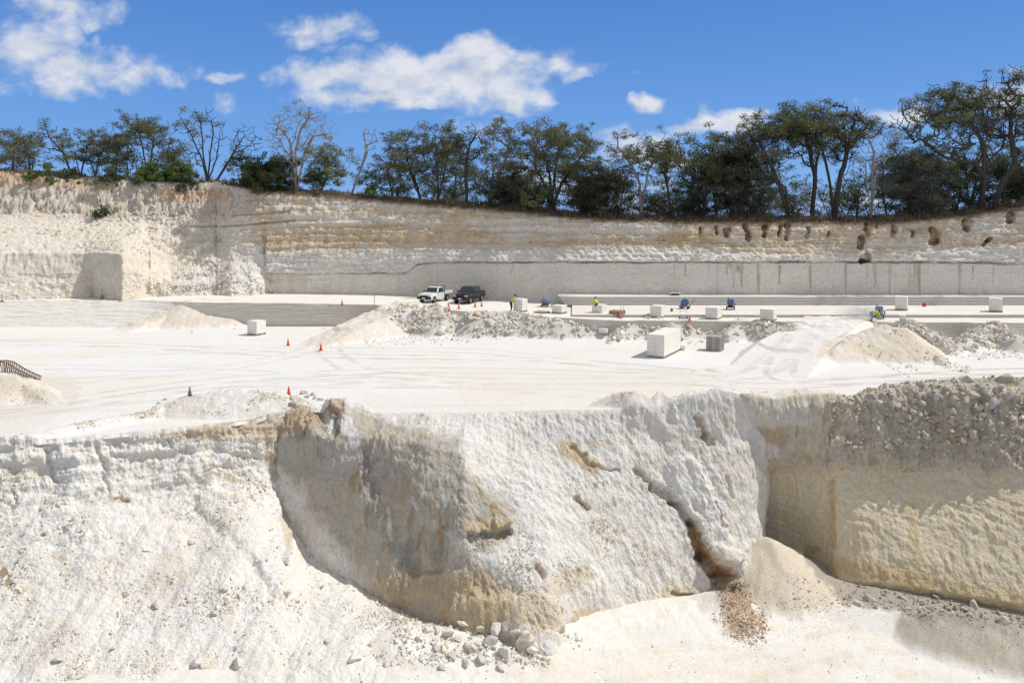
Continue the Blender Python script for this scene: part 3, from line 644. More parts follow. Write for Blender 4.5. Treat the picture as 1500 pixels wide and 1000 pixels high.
c = mix(c, np.array([.50, .38, .26]), brow*np.clip(-.05+1.2*n1, 0, .8))
c = mix(c, np.array([.60, .42, .26]), .8*stain(px_, py_, [(-100, 258, 60, 260, 14, 12, 1), (60, 268, 160, 272, 8, 8, .7), (240, 285, 330, 285, 12, 10, .8)], n2*.5)*(px_ < 420))
c = mix(c, BROWN*.7, .9*sstep(8, 1, py_-np.interp(px_, us, project(TOPC)[1])-4*n2)*sstep(330, 400, px_))
c = mix(c, WHITE, .8*stain(px_, py_, [(240, 425, 330, 400, 10, 16, 1), (300, 400, 390, 412, 18, 22, 1)], n2*.5)*(px_ < 396))
c = mix(c, np.array([.17, .075, .035]), np.clip(pk*(.75+.9*n2), 0, 1))
drips = [(1051, 388, 1050, 436, 1, 1), (1065, 388, 1065, 404, 2, 1), (1110, 388, 1110, 425, 2, 1), (1142, 390, 1141, 415, 2.5, 1), (1113, 388, 1112, 435, 1, 1), (1187, 390, 1187, 430, 3, 1), (1239, 388, 1238, 438, 2.5, 1), (1270, 388, 1270, 415, 2, 1), (1281, 388, 1282, 420, 3, 1), (1304, 388, 1303, 436, 2.5, 1.2), (1340, 388, 1340, 400, 2.5, 2), (1346, 388, 1347, 438, 4, 1.5), (1406, 388, 1405, 432, 3, 1.5), (1425, 390, 1425, 410, 1.5, 1), (1455, 388, 1455, 415, 1.5, 1), (988, 388, 988, 406, 1.5, 1), (1004, 388, 1004, 404, 1.5, 1), (752, 388, 748, 400, 2, 1), (1072, 388, 1085, 396, 6, 4), (1075, 390, 1075, 420, 3, 1.5), (1086, 388, 1086, 420, 3, 1.5)]
c = mix(c, np.array([.36, .27, .16]), .8*np.clip(.65+1.0*flute, .1, 1)*stain(px_, py_, [p+(1,) for p in drips], .5*flute, .35)*(py_ > 385))
seep = sstep(.18, .55, fbm(np.stack([PW[..., 0]*1.6, 0*PW[..., 0], PW[..., 2]*.12], -1), 1.0, 4, 641, .6))*sstep(382, 390, py_)*sstep(430, 392, py_+18*n1)*sstep(960, 1060, px_)
c = mix(c, np.array([.52, .43, .31]), .6*seep)
wall = grid_obj('quarry_wall', PW, M_WALL, c); tag(wall, kind='structure')

# ------------------------------------------------------------------ plateau behind the rim
M_SOIL = earth_mat('dry_scrub_soil', bump=0.08, scale=3.0, var=(0.7, 1.2), pebble=0.6)
def plateau_z(px): return np.interp(px, us_w, PLZ)
us_w = us; PLZ = PW[:, -1, 2]
uu = np.linspace(-260, 1780, 500)
K = []
yl = np.interp(uu, us_w, PW[:, -1, 1]); zl = plateau_z(uu)
for dy, dz in ((-.6, -.12), (.4, -.02), (12, -.1), (60, -1.0), (400, -3), (4000, -3)):
    y = yl+dy; K.append(np.stack([(uu-750)/F*y, y, zl*(1 if dy < 50 else .6)+dz-(0 if dy < 50 else 0)], -1))
PP = build_rows(np.stack(K, 1), [4, 30, 40, 30, 20], 0, 0)
PP[..., 2] += .08*fbm(PP, .5, 4, 701)
n1 = fbm(PP, .5, 4, 703)
c = mix(np.broadcast_to(np.array([.20, .15, .09]), PP.shape), np.array([.30, .24, .15]), np.clip(.5+n1, 0, 1))
plat = grid_obj('plateau_ground', PP, M_SOIL, c); tag(plat, kind='structure')
# ------------------------------------------------------------------ broken stone
def rock_template(seed, n=16, flat=0.75):
    r = random.Random(seed); bm = bmesh.new()
    sx_, sy_, sz_ = r.uniform(.75, 1.25), r.uniform(.55, .95), r.uniform(.45, .8)*flat/.75
    for _ in range(n):
        v = Vector((r.gauss(0, 1), r.gauss(0, 1), r.gauss(0, 1))).normalized()
        m = max(abs(v.x), abs(v.y), abs(v.z)); v = v.lerp(v/m, .45)*r.uniform(.85, 1.05)
        bm.verts.new((v.x*sx_*.5, v.y*sy_*.5, v.z*sz_*.5))
    res = bmesh.ops.convex_hull(bm, input=bm.verts)
    bmesh.ops.delete(bm, geom=[g for g in res['geom_interior'] if isinstance(g, bmesh.types.BMVert)], context='VERTS')
    bmesh.ops.triangulate(bm, faces=bm.faces)
    bm.verts.index_update()
    V = np.array([v.co[:] for v in bm.verts], np.float32); T = np.array([[v.index for v in f.verts] for f in bm.faces], np.int32)
    bm.free(); return V, T
TPL = [rock_template(i, 14+i % 5) for i in range(12)]
TPS = [rock_template(100+i, 8) for i in range(8)]
def rand_rot(rng, n):
    q = rng.normal(size=(n, 4)); q /= np.linalg.norm(q, axis=1, keepdims=True)
    w_, x, y, z = q.T
    return np.stack([1-2*(y*y+z*z), 2*(x*y-z*w_), 2*(x*z+y*w_), 2*(x*y+z*w_), 1-2*(x*x+z*z), 2*(y*z-x*w_), 2*(x*z-y*w_), 2*(y*z+x*w_), 1-2*(x*x+y*y)], -1).reshape(n, 3, 3).astype(np.float32)
def scatter(name, pts, sizes, base, label=None, seed=0, var=.12, tint=(.0,), tpl=TPS, mat=None):
    rng = np.random.default_rng(seed); n = len(pts); which = rng.integers(0, len(tpl), n)
    Vs, Ts, Cs, off = [], [], [], 0
    Rm = rand_rot(rng, n)
    for k, (V, T) in enumerate(tpl):
        s = np.where(which == k)[0]
        if not len(s): continue
        W = np.einsum('nij,vj->nvi', Rm[s], V)*np.asarray(sizes)[s][:, None, None]+pts[s][:, None, :]
        Vs.append(W.reshape(-1, 3)); Ts.append((T[None]+off+(np.arange(len(s))*len(V))[:, None, None]).reshape(-1)); off += len(s)*len(V)
        b = np.asarray(base)[None]*(1+rng.normal(0, var, (len(s), 1)))
        b = b*(1-np.array([[0, .06, .16]])*rng.random((len(s), 1)))
        Cs.append(np.repeat(np.clip(b, .02, .9), len(V), 0))
    o = mesh_np(name, np.concatenate(Vs), np.concatenate(Ts), 3, mat or M_ROCK, False, {'Col': (np.concatenate(Cs), 'POINT')})
    return tag(o, kind='stuff')
def pick(P, mask, n, rng, jit=.0):
    p = np.clip(mask, 0, None).ravel().astype(np.float64); p /= p.sum()
    i = rng.choice(len(p), n, p=p); nu, nv = P.shape[:2]
    a = np.minimum(i//nv, nu-2); b = np.minimum(i % nv, nv-2); s, t = rng.random((2, n, 1))
    Q = P[a, b]*(1-s)*(1-t)+P[a+1, b]*s*(1-t)+P[a, b+1]*(1-s)*t+P[a+1, b+1]*s*t
    return Q+rng.normal(0, 1, (n, 3))*jit
def logn(rng, n, med, sig, lo, hi):
    return np.clip(med*np.exp(rng.normal(0, sig, n)), lo, hi)
rng = np.random.default_rng(11)
pA, qA = project(PA); pB_, qB = project(PB); pC_, qC = project(PC); pF, qF = project(PFL); pP, qP = project(PPIT); pW, qW = project(PW)
def reg(px, py, segs, P=None, sd=0, amp=.5):
    nz = amp*fbm(P, 1.0, 3, sd) if P is not None else 0
    return stain(px, py, segs, nz)
def clumpy(P, sd, sc=.8): return np.clip(.25+1.3*fbm(P, sc, 4, sd), .03, None)**1.5

m = clumpy(PA, 801)*(qA > 640)*(1+2.5*reg(pA, qA, [(60, 960, 200, 985, 60, 40, 1), (560, 900, 690, 970, 40, 40, 1), (420, 900, 450, 950, 40, 40, 1), (250, 870, 330, 900, 40, 60, 1)]))
pts = pick(PA, m, 15000, rng, .01)
scatter('rubble', pts, logn(rng, 15000, .045, .65, .02, .30), WHITE*.93, seed=1, var=.16)
m = reg(pA, qA, [(20, 720, 60, 790, 60, 60, 1), (60, 830, 40, 900, 50, 40, 1), (250, 660, 400, 700, 26, 30, 1), (270, 720, 330, 740, 40, 40, 1), (330, 650, 410, 650, 20, 20, 1)], PA, 803)*clumpy(PA, 804)
scatter('rubble', pick(PA, m, 1800, rng, .02), logn(rng, 1800, .085, .5, .04, .3), WHITE*.93, seed=2)
# gravel on the berm beside the light track
hb = heap_z(PFL[..., 0], PFL[..., 1], [HEAPS[11], HEAPS[12]], 0*PFL[..., 0])
m = sstep(.03, .2, hb)*clumpy(PFL, 805)
scatter('gravel', pick(PFL, m, 5200, rng, .01), logn(rng, 5200, .05, .5, .025, .22), GREY*1.18, seed=3)
hb = heap_z(PFL[..., 0], PFL[..., 1], [HEAPS[13], HEAPS[14], HEAPS[15]], 0*PFL[..., 0])
scatter('gravel', pick(PFL, sstep(.03, .3, hb)*clumpy(PFL, 806), 2600, rng, .01), logn(rng, 2600, .04, .45, .02, .16), CREAM*.9, seed=4)
# upper apron and scars of the buttress
m = ((qB < 690)*(pB_ > 560)*1.0+.5*(pB_ > 700)*(pB_ < 1120))*clumpy(PB, 807)*(qB > 585)
scatter('gravel', pick(PB, m, 6500, rng, .012), logn(rng, 6500, .032, .5, .015, .14), WHITE*.92, seed=5)
m = reg(pB_, qB, [(760, 850, 830, 850, 40, 40, 1), (880, 780, 930, 810, 30, 26, 1), (700, 800, 760, 800, 30, 30, .8), (1020, 615, 1032, 640, 10, 10, 1), (690, 760, 750, 785, 14, 12, 1)], PB, 808)
scatter('rubble', pick(PB, m*clumpy(PB, 809), 1300, rng, .02), logn(rng, 1300, .08, .45, .04, .25), GREY*1.15, seed=6)
# far white heaps
hw_ = [HEAPS[i] for i in (2, 3, 4, 6, 8, 9, 17)]
hz_ = heap_z(PFL[..., 0], PFL[..., 1], hw_, 0*PFL[..., 0])
front = np.gradient(hz_, axis=1) > -.3
mw = sstep(.05, .3, hz_)
scatter('rubble', pick(PFL, mw*clumpy(PFL, 810), 9000, rng, .06), logn(rng, 9000, .26, .45, .10, .65), WHITE*.94, seed=7, var=.12)
m = reg(pF, qF, [(540, 500, 690, 494, 8, 8, 1), (690, 492, 900, 494, 5, 5, 1), (900, 498, 1060, 500, 5, 5, .8), (1400, 518, 1500, 522, 6, 6, 1), (1250, 500, 1330, 548, 8, 8, .6), (1340, 520, 1420, 545, 8, 6, 1)])
scatter('rubble', pick(PFL, m, 1000, rng, .04), logn(rng, 1000, .12, .5, .05, .35), WHITE*.95, seed=8)
m = reg(pF, qF, [(1240, 490, 1340, 540, 4, 4, 1), (1290, 478, 1390, 535, 5, 5, 1), (560, 480, 470, 512, 5, 4, .6), (250, 480, 360, 475, 8, 6, .5)])
scatter('rubble', pick(PFL, m, 500, rng, .02), logn(rng, 500, .11, .5, .05, .3), CREAM*.9, seed=9)
# right rim rubble
hr = heap_z(PFL[..., 0], PFL[..., 1], [HEAPS[16]], 0*PFL[..., 0])
mr = sstep(.08, .5, hr)*(pF > 1240)
scatter('rubble', pick(PFL, mr*clumpy(PFL, 811), 6500, rng, .04), logn(rng, 6500, .11, .6, .04, .5), np.array([.64, .59, .51]), seed=10, var=.18)
m = (qC < 690)*(pC_ > 1225)*clumpy(PC, 812)
scatter('rubble', pick(PC, m, 3600, rng, .02), logn(rng, 3600, .06, .5, .025, .25), np.array([.56, .50, .41]), seed=11)
m = sstep(672, 620, qC+34*fbm(PC, .5, 4, 829))*(pC_ > 1215)
scatter('rubble', pick(PC, m, 3400, rng, .06), logn(rng, 3400, .13, .55, .05, .6), np.array([.64, .59, .51]), seed=24, var=.16)
# foot of the buttress, corner with painted shade, gully fan, talus, floor
m = reg(pP, qP, [(600, 915, 700, 940, 34, 26, 1), (690, 945, 790, 965, 22, 16, 1), (450, 965, 620, 950, 10, 20, .3)], PPIT, 813)
scatter('rubble', pick(PPIT, m, 1500, rng, .03), logn(rng, 1500, .10, .55, .04, .4), WHITE*.95, seed=12)
m = reg(pA, qA, [(590, 910, 690, 965, 30, 22, 1), (560, 880, 620, 930, 14, 20, .8)], PA, 814)
scatter('rubble', pick(PA, m, 1400, rng, .03), logn(rng, 1400, .10, .55, .04, .4), WHITE*.95, seed=13)
m = reg(pP, qP, [(1240, 868, 1330, 880, 20, 20, .6), (1330, 880, 1500, 905, 20, 16, 1)], PPIT, 815)
scatter('rubble', pick(PPIT, m, 900, rng, .03), logn(rng, 900, .12, .5, .04, .4), np.array([.46, .43, .38]), seed=14)
m = reg(pP, qP, [(1060, 850, 1094, 915, 18, 30, 1), (1050, 905, 1122, 920, 8, 10, .5)], PPIT, 816)
scatter('gravel', pick(PPIT, m, 2600, rng, .015), logn(rng, 2600, .06, .45, .025, .2), np.array([.48, .36, .25]), seed=15, var=.25)
m = reg(pB_, qB, [(1014, 772, 1064, 856, 8, 12, 1), (1064, 856, 1078, 900, 15, 20, 1)], PB, 817)
scatter('gravel', pick(PB, m, 1500, rng, .02), logn(rng, 1500, .06, .5, .03, .2), np.array([.44, .27, .14]), seed=16)
m = reg(pP, qP, [(1130, 800, 1200, 890, 40, 60, 1), (1100, 860, 1260, 900, 20, 20, 1)], PPIT, 818)
scatter('gravel', pick(PPIT, m, 3500, rng, .012), logn(rng, 3500, .03, .4, .015, .10), np.array([.64, .56, .45]), seed=17)
m = reg(pP, qP, [(1340, 908, 1540, 940, 16, 24, 1)], PPIT, 819)
scatter('gravel', pick(PPIT, m, 1600, rng, .012), logn(rng, 1600, .045, .45, .02, .16), np.array([.54, .49, .40]), seed=18)
m = clumpy(PPIT, 820)*(qP > 890)*(qP < 1010)
scatter('gravel', pick(PPIT, m, 6000, rng, .005), logn(rng, 6000, .028, .6, .012, .16), CREAM*.88, seed=19)
m = clumpy(PFL, 822)*(qF > 500)*(qF < 620)
scatter('gravel', pick(PFL, m, 700, rng, .0), logn(rng, 700, .035, .5, .02, .10), CREAM*.85, seed=20)
m = reg(pP, qP, [(1120, 880, 1250, 892, 14, 10, 1), (1160, 850, 1240, 884, 10, 12, .6)], PPIT, 830)
scatter('rubble', pick(PPIT, m, 260, rng, .01), logn(rng, 260, .08, .5, .04, .25), CREAM*.92, seed=25)
m = reg(pP, qP, [(400, 975, 660, 965, 8, 12, .8), (660, 960, 800, 972, 10, 8, 1), (830, 930, 850, 940, 14, 10, .6)], PPIT, 832)
scatter('rubble', pick(PPIT, m, 700, rng, .01), logn(rng, 700, .10, .55, .04, .4), WHITE*.93, seed=26)
m = reg(pP, qP, [(1060, 850, 1090, 915, 18, 34, 1)], PPIT, 834)
scatter('gravel', pick(PPIT, m, 3000, rng, .01), logn(rng, 3000, .045, .45, .02, .14), np.array([.58, .47, .36]), seed=27, var=.2)
# debris below the far left face
m = reg(pW, qW, [(230, 418, 330, 400, 16, 20, 1), (300, 400, 380, 410, 22, 20, 1), (320, 420, 395, 424, 10, 8, 1)], PW, 823)*clumpy(PW, 824)
scatter('rubble', pick(PW, m, 2600, rng, .05), logn(rng, 2600, .20, .5, .08, .55), WHITE*.93, seed=21)
m = reg(pW, qW, [(0, 350, 300, 350, 22, 24, 1), (60, 300, 300, 310, 20, 16, .7)], PW, 825)*clumpy(PW, 826)
scatter('rubble', pick(PW, m, 1500, rng, .05), logn(rng, 1500, .16, .5, .07, .5), CREAM*.95, seed=22)
m = reg(pF, qF, [(-20, 575, 60, 580, 16, 14, 1)], PFL, 827)
scatter('gravel', pick(PFL, m, 900, rng, .01), logn(rng, 900, .05, .5, .02, .2), GREY*.95, seed=23)

# individually standing boulders
BM = []
def boulder_mesh(i):
    V, T = TPL[i]
    r = random.Random(i)
    bm = bmesh.new(); vs = [bm.verts.new(v) for v in V.tolist()]
    for t in T.tolist(): bm.faces.new([vs[j] for j in t])
    bmesh.ops.dissolve_limit(bm, angle_limit=R(14), verts=bm.verts, edges=bm.edges)
    bmesh.ops.bevel(bm, geom=bm.edges[:], offset=.014, segments=1, affect='EDGES')
    bmesh.ops.triangulate(bm, faces=bm.faces)
    bmesh.ops.subdivide_edges(bm, edges=[e for e in bm.edges if e.calc_length() > .18], cuts=2, use_grid_fill=True)
    P = np.array([v.co[:] for v in bm.verts], np.float32)
    d = .030*fbm(P+i*9.7, 4.0, 3, 30+i)
    bm.normal_update()
    for v, q in zip(bm.verts, d): v.co += v.normal*float(q)
    me = bpy.data.meshes.new('boulder'); bm.to_mesh(me); bm.free()
    k = [1.0, .9, .97, .85, 1.02, .93][i % 6]
    at_ = me.attributes.new('Col', 'FLOAT_COLOR', 'POINT')
    tone = [WHITE*.95, CREAM*.92, CREAM, WHITE*.88, GREY*1.05, WHITE*.95][i % 6]*k
    at_.data.foreach_set('color', np.tile(np.append(tone, 1).astype(np.float32), len(me.vertices)))
    me.materials.append(M_ROCK); me.polygons.foreach_set('use_smooth', np.zeros(len(me.polygons), bool))
    return me
for i in range(12): BM.append(boulder_mesh(i))
for i in range(12, 17):
    TPL.append(rock_template(200+i, 13)); BM.append(boulder_mesh(i))
    me = BM[-1]; tone = np.array([(.56, .51, .43), (.64, .60, .53), (.50, .47, .42), (.58, .50, .41), (.55, .52, .48)][i-12])
    me.attributes['Col'].data.foreach_set('color', np.tile(np.append(tone, 1).astype(np.float32), len(me.vertices)))
DARKT = [12, 13, 14, 15, 16]
BR = random.Random(3)
def surf2(px, py):
    best = None
    for P, qx, qy in ((PFL, pF, qF), (PC, pC_, qC)):
        s_ = (qx-px)**2+(qy-py)**2; i = np.where(s_.ravel() < 14)[0]
        if len(i):
            q = P.reshape(-1, 3)[i]; q = q[np.argmin(q[:, 1])]
            if best is None or q[1] < best[1]: best = q
    return best if best is not None else nearest(PFL, px, py, pF, qF)
def boulder(p, size, label, group, tpls=None, sink=.15, flat=1.0):
    me = BM[BR.choice(tpls) if tpls else BR.randrange(12)]
    o = bpy.data.objects.new('boulder', me); COL.objects.link(o)
    o.location = (p[0], p[1], p[2]+size*(.25-sink)*.8); o.rotation_euler = (BR.uniform(-.7, .7), BR.uniform(-.7, .7), BR.uniform(0, 6.28))
    o.scale = (size, size, size*flat)
    return tag(o, label, 'boulder', group)
def nearest(P, px, py, qx, qy):
    s = (qx-px)**2+(qy-py)**2
    i = np.argmin(s+0*s); 
    return P.reshape(-1, 3)[i]
def surf(px, py):
    best = None
    for P, qx, qy in ((PA, pA, qA), (PPIT, pP, qP), (PB, pB_, qB)):
        s = (qx-px)**2+(qy-py)**2; i = np.where(s.ravel() < 16)[0]
        if len(i):
            q = P.reshape(-1, 3)[i]; q = q[np.argmin(q[:, 1])]
            if best is None or q[1] < best[1]: best = q
    return best if best is not None else nearest(PPIT, px, py, pP, qP)
# foot of the buttress (hand placed big ones, then more)
for (px, py, s) in ((722, 940, 1.05), (770, 938, .95), (795, 962, .5), (690, 948, .75), (655, 925, .55), (632, 922, .45), (706, 965, .7), (664, 962, .6), (741, 960, .9), (640, 945, .5), (616, 935, .45), (687, 972, .5), (755, 925, .6), (722, 922, .6), (600, 922, .4), (675, 912, .5), (700, 922, .6), (650, 975, .4), (577, 905, .35), (735, 975, .4), (780, 950, .55), (622, 962, .35), (590, 948, .3), (655, 948, .45), (676, 935, .5)):
    boulder(surf(px, py), s*.95, 'pale broken boulder heaped at the foot of the shaded cliff buttress', 'boulders at the foot of the buttress')
for (px, py, s) in ((346, 972, .75), (288, 972, .55), (345, 950, .3), (300, 975, .4), (480, 940, .45), (545, 945, .35), (518, 966, .55), (85, 968, .5), (232, 886, .5), (312, 900, .4), (416, 820, .7), (185, 868, .35), (328, 866, .4), (560, 790, .1), (420, 868, .5), (280, 795, .22), (165, 950, .25)):
    boulder(nearest(PA, px, py, pA, qA), s, 'loose pale boulder lying on the white scree slope at lower left', 'loose boulders on the white scree slope')
for (px, py, s) in ((1393, 858, .62), (1402, 873, .6), (1345, 893, .42), (1361, 871, .5), (1372, 875, .4), (1425, 888, .5), (1413, 893, .45), (1468, 910, .62), (1463, 897, .35), (1276, 880, .5), (1300, 868, .35), (1258, 886, .55), (1225, 836, .45), (1318, 888, .35), (1330, 893, .35), (1384, 888, .4), (1392, 899, .35), (1412, 876, .35), (1355, 885, .3), (1420, 901, .35), (1350, 862, .3), (1310, 855, .3), (1245, 858, .35), (1440, 905, .3)):
    boulder(nearest(PPIT, px, py, pP, qP), s*1.25, 'grey boulder on the dark ground at the foot of the ochre pit wall', 'boulders at the foot of the ochre pit wall', DARKT+[4], flat=.9)  # the dark ground is shade put into the pit floor colour
for (px, py, s) in ((432, 584, .6), (440, 589, .65), (450, 582, .5), (458, 579, .55), (462, 584, .45), (428, 591, .5), (436, 594, .55), (470, 586, .4), (446, 577, .5), (478, 588, .35), (242, 585, .4), (233, 591, .3), (425, 583, .35)):
    boulder(nearest(PFL, px, py, pF, qF), s, 'angular grey boulder on the berm at the top of the left slope', 'boulders on the left berm', DARKT+[0, 1])
for (px, py, s) in ((1418, 556, 1.0), (1466, 555, 1.3), (1440, 568, .85), (1375, 580, .9), (1400, 582, .85), (1425, 578, .9), (1448, 575, .9), (1340, 586, .6), (1478, 578, .7), (1385, 566, .6), (1408, 568, .6), (1455, 592, .9), (1430, 596, .7), (1490, 592, .6), (1370, 602, .5), (1350, 566, .5), (1325, 572, .5), (1300, 580, .5), (1335, 600, .5), (1392, 600, .7), (1412, 588, .7), (1462, 570, .8)):
    boulder(surf2(px, py), s*.8, 'large grey brown rock on the rubble heap above the ochre pit wall', 'large rocks on the rubble heap above the ochre wall', DARKT)
pts = [surf2(px, py) for px, py in zip(rng.uniform(1262, 1506, 95), 562+rng.random(95)**1.2*82)]
for p in pts: boulder(p, BR.uniform(.22, .62), 'large grey brown rock on the rubble heap above the ochre pit wall', 'large rocks on the rubble heap above the ochre wall', DARKT)
for nm, seg, n, gp in (('centre ramp', [(600, 460, 690, 480, 24, 18, 1)], 36, 'rocks on the heap beside the centre ramp'),
                       ('row of pale blocks', [(690, 472, 900, 488, 16, 9, 1)], 56, 'rocks on the bank below the row of blocks'),
                       ('long stone stack', [(910, 486, 1040, 486, 16, 10, 1)], 26, 'rocks on the heap behind the long stack'),
                       ('right tan mound', [(1320, 470, 1400, 520, 16, 10, 1)], 18, 'rocks beside the right mound')):
    lab = {'centre ramp': 'angular cream rock on the heap beside the centre ramp below the parked utes', 'row of pale blocks': 'angular white rock on the bank below the row of pale stone blocks',
           'long stone stack': 'angular white rock on the heap behind the long white stone stack', 'right tan mound': 'white rock spilling down behind the tan mound on the right'}[nm]
    for p in pick(PFL, mw*stain(pF, qF, seg)*(qF > 452), n, rng): boulder(p, BR.uniform(.45, .95), lab, gp)
for p in pick(PFL, mw*stain(pF, qF, [(1405, 505, 1500, 505, 26, 26, 1)]), 22, rng): boulder(p, BR.uniform(.4, .8), 'white rock in the pile at the far right before the bench face', 'rocks in the far right pile')
for p in pick(PFL, mw*stain(pF, qF, [(1066, 486, 1138, 480, 14, 8, 1)]), 12, rng): boulder(p, BR.uniform(.35, .6), 'pale rock beside the stack of pallets left of the right ramp', 'rocks left of the right ramp')
# ------------------------------------------------------------------ trees
def leaf_mat(name):
    m, nt, b = new_mat(name); L = nt.links.new
    att = nd(nt, 'ShaderNodeAttribute', attribute_name='Col')
    out = nt.nodes['Material Output']
    L(att.outputs['Color'], b.inputs['Base Color']); b.inputs['Roughness'].default_value = .55; b.inputs['Specular IOR Level'].default_value = .35
    tr = nd(nt, 'ShaderNodeBsdfTranslucent'); L(att.outputs['Color'], tr.inputs['Color'])
    mx = nd(nt, 'ShaderNodeMixShader'); mx.inputs[0].default_value = .42
    L(b.outputs[0], mx.inputs[1]); L(tr.outputs[0], mx.inputs[2]); L(mx.outputs[0], out.inputs['Surface'])
    return m
M_LEAF = leaf_mat('eucalypt_leaves')
M_BARK = plain_mat('weathered_bark', (.085, .07, .058), rough=.9, var=.35, scale=3.0, bump=.02, spec=.2)
M_DEAD = plain_mat('bleached_dead_wood', (.30, .265, .23), rough=.9, var=.25, scale=3.0, bump=.02, spec=.2)
M_DARKBARK = plain_mat('dark_bark', (.075, .06, .05), rough=.9, var=.35, scale=3.0, bump=.02, spec=.2)

def tubes(P, par, rad, sides=5):
    idx = [i for i in range(len(P)) if par[i] >= 0]
    A = P[[par[i] for i in idx]]; B = P[idx]; ra = np.minimum(rad[[par[i] for i in idx]], rad[idx]*1.6); rb = rad[idx]
    D = B-A; Ln = np.maximum(np.linalg.norm(D, axis=1, keepdims=True), 1e-6); D = D/Ln
    ref = np.where(np.abs(D[:, 2:3]) > .9, np.array([[1., 0, 0]]), np.array([[0, 0, 1.]]))
    S = np.cross(D, ref); S /= np.linalg.norm(S, axis=1, keepdims=True); T = np.cross(D, S)
    A = A-D*ra[:, None]*.3; B = B+D*rb[:, None]*.3
    an = np.arange(sides)*2*math.pi/sides
    ring = S[:, None]*np.cos(an)[None, :, None]+T[:, None]*np.sin(an)[None, :, None]
    V = np.concatenate([A[:, None]+ring*ra[:, None, None], B[:, None]+ring*rb[:, None, None]], 1).reshape(-1, 3)
    o = (np.arange(len(idx))*2*sides)[:, None, None]
    k = np.arange(sides); k2 = (k+1) % sides
    q = np.stack([k, k2, k2+sides, k+sides], -1)[None]+o
    return V, q.reshape(-1)
def grow(base, stems, clumps, rng, wob=.12, base_r=.2):
    """stems: list of lists of points; clumps: (n,3) branch ends"""
    P = [np.array(base)]; par = [-1]
    for st in stems:
        prev = 0; last = P[0]
        for q in st:
            q = np.array(q); n = 4; L_ = np.linalg.norm(q-last)
            for k in range(1, n+1):
                x = last+(q-last)*k/n+(rng.normal(0, wob*.35, 3)*L_*.25 if k < n else 0)
                P.append(x); par.append(prev); prev = len(P)-1
            last = q
    order = np.argsort([np.min(np.linalg.norm(np.array(P)-c, axis=1)) for c in clumps])
    ends = []
    for ci in order:
        c = clumps[ci]; PA_ = np.array(P); d = np.linalg.norm(PA_-c, axis=1)
        pen = np.maximum(0, PA_[:, 2]-c[2]+.15*d)*1.0+.5*np.maximum(0, base[2]+.9-PA_[:, 2])*2
        j = int(np.argmin(d+pen)); a = PA_[j]; L_ = d[j]
        n = int(np.clip(L_/.7, 2, 7)); prev = j
        up = np.array([0, 0, 1.0])*L_*.16
        for k in range(1, n+1):
            t = k/n
            x = a+(c-a)*t-up*math.sin(math.pi*t)*.8+(rng.normal(0, wob, 3)*L_/n if k < n else 0)
            P.append(x); par.append(prev); prev = len(P)-1
        ends.append(prev)
    P = np.array(P); w_ = np.zeros(len(P))
    for e in range(len(P)): pass
    kids = np.bincount([p for p in par if p >= 0], minlength=len(P))
    for i in range(len(P)-1, -1, -1):
        if kids[i] == 0: w_[i] += 1.0
        if par[i] >= 0: w_[par[i]] += w_[i]
    rad = np.maximum(base_r*.76*(w_/w_[0])**.44, .021)
    return P, np.array(par), rad
def leaves(centers, radii, per, rng, col, size=(.34, .13), flat=.6, var=.28, droop=.4):
    n = len(centers); k = (per*np.asarray(radii)**2).astype(int)+6
    c = np.repeat(centers, k, 0); r = np.repeat(radii, k)
    N = len(c)
    u = rng.normal(size=(N, 3)); u /= np.linalg.norm(u, axis=1, keepdims=True)
    rr = rng.random(N)**(1/2.2)
    pos = c+u*(rr*r)[:, None]*np.array([1, 1, flat])
    d = rng.normal(size=(N, 3)); d[:, 2] -= droop*1.5; d /= np.linalg.norm(d, axis=1, keepdims=True)
    s = np.cross(d, rng.normal(size=(N, 3))); s /= np.maximum(np.linalg.norm(s, axis=1, keepdims=True), 1e-6)
    l = size[0]*rng.uniform(.6, 1.3, N)[:, None]; w_ = size[1]*rng.uniform(.7, 1.4, N)[:, None]
    V = np.stack([pos-d*l*.5, pos+s*w_*.5-d*l*.05, pos+d*l*.5, pos-s*w_*.5+d*l*.05], 1).reshape(-1, 3)
    f = np.arange(N*4)
    tone = np.repeat(rng.normal(0, .22, n), k)+rng.normal(0, var, N)
    warm = np.repeat(rng.random(n), k)[:, None]*.5+rng.random((N, 1))*.5
    C = np.asarray(col)[None]*np.clip(1+tone, .35, 1.9)[:, None]*(1+np.array([[.35, .12, -.2]])*(warm-.4))
    return V, f, np.clip(C, .004, .5)
def surf_z(px, Y):
    i = int(np.clip(np.searchsorted(us_w, px), 0, len(us_w)-1))
    y0, z0, y1, z1 = PW[i, -13, 1], PW[i, -13, 2], PW[i, -1, 1], PW[i, -1, 2]
    return z0+(z1-z0)*np.clip((Y-y0)/max(y1-y0, .1), 0, 1)
def rim_top_Y(px):
    i = int(np.clip(np.searchsorted(us_w, px), 0, len(us_w)-1)); return PW[i, -13, 1]
TREES = 0
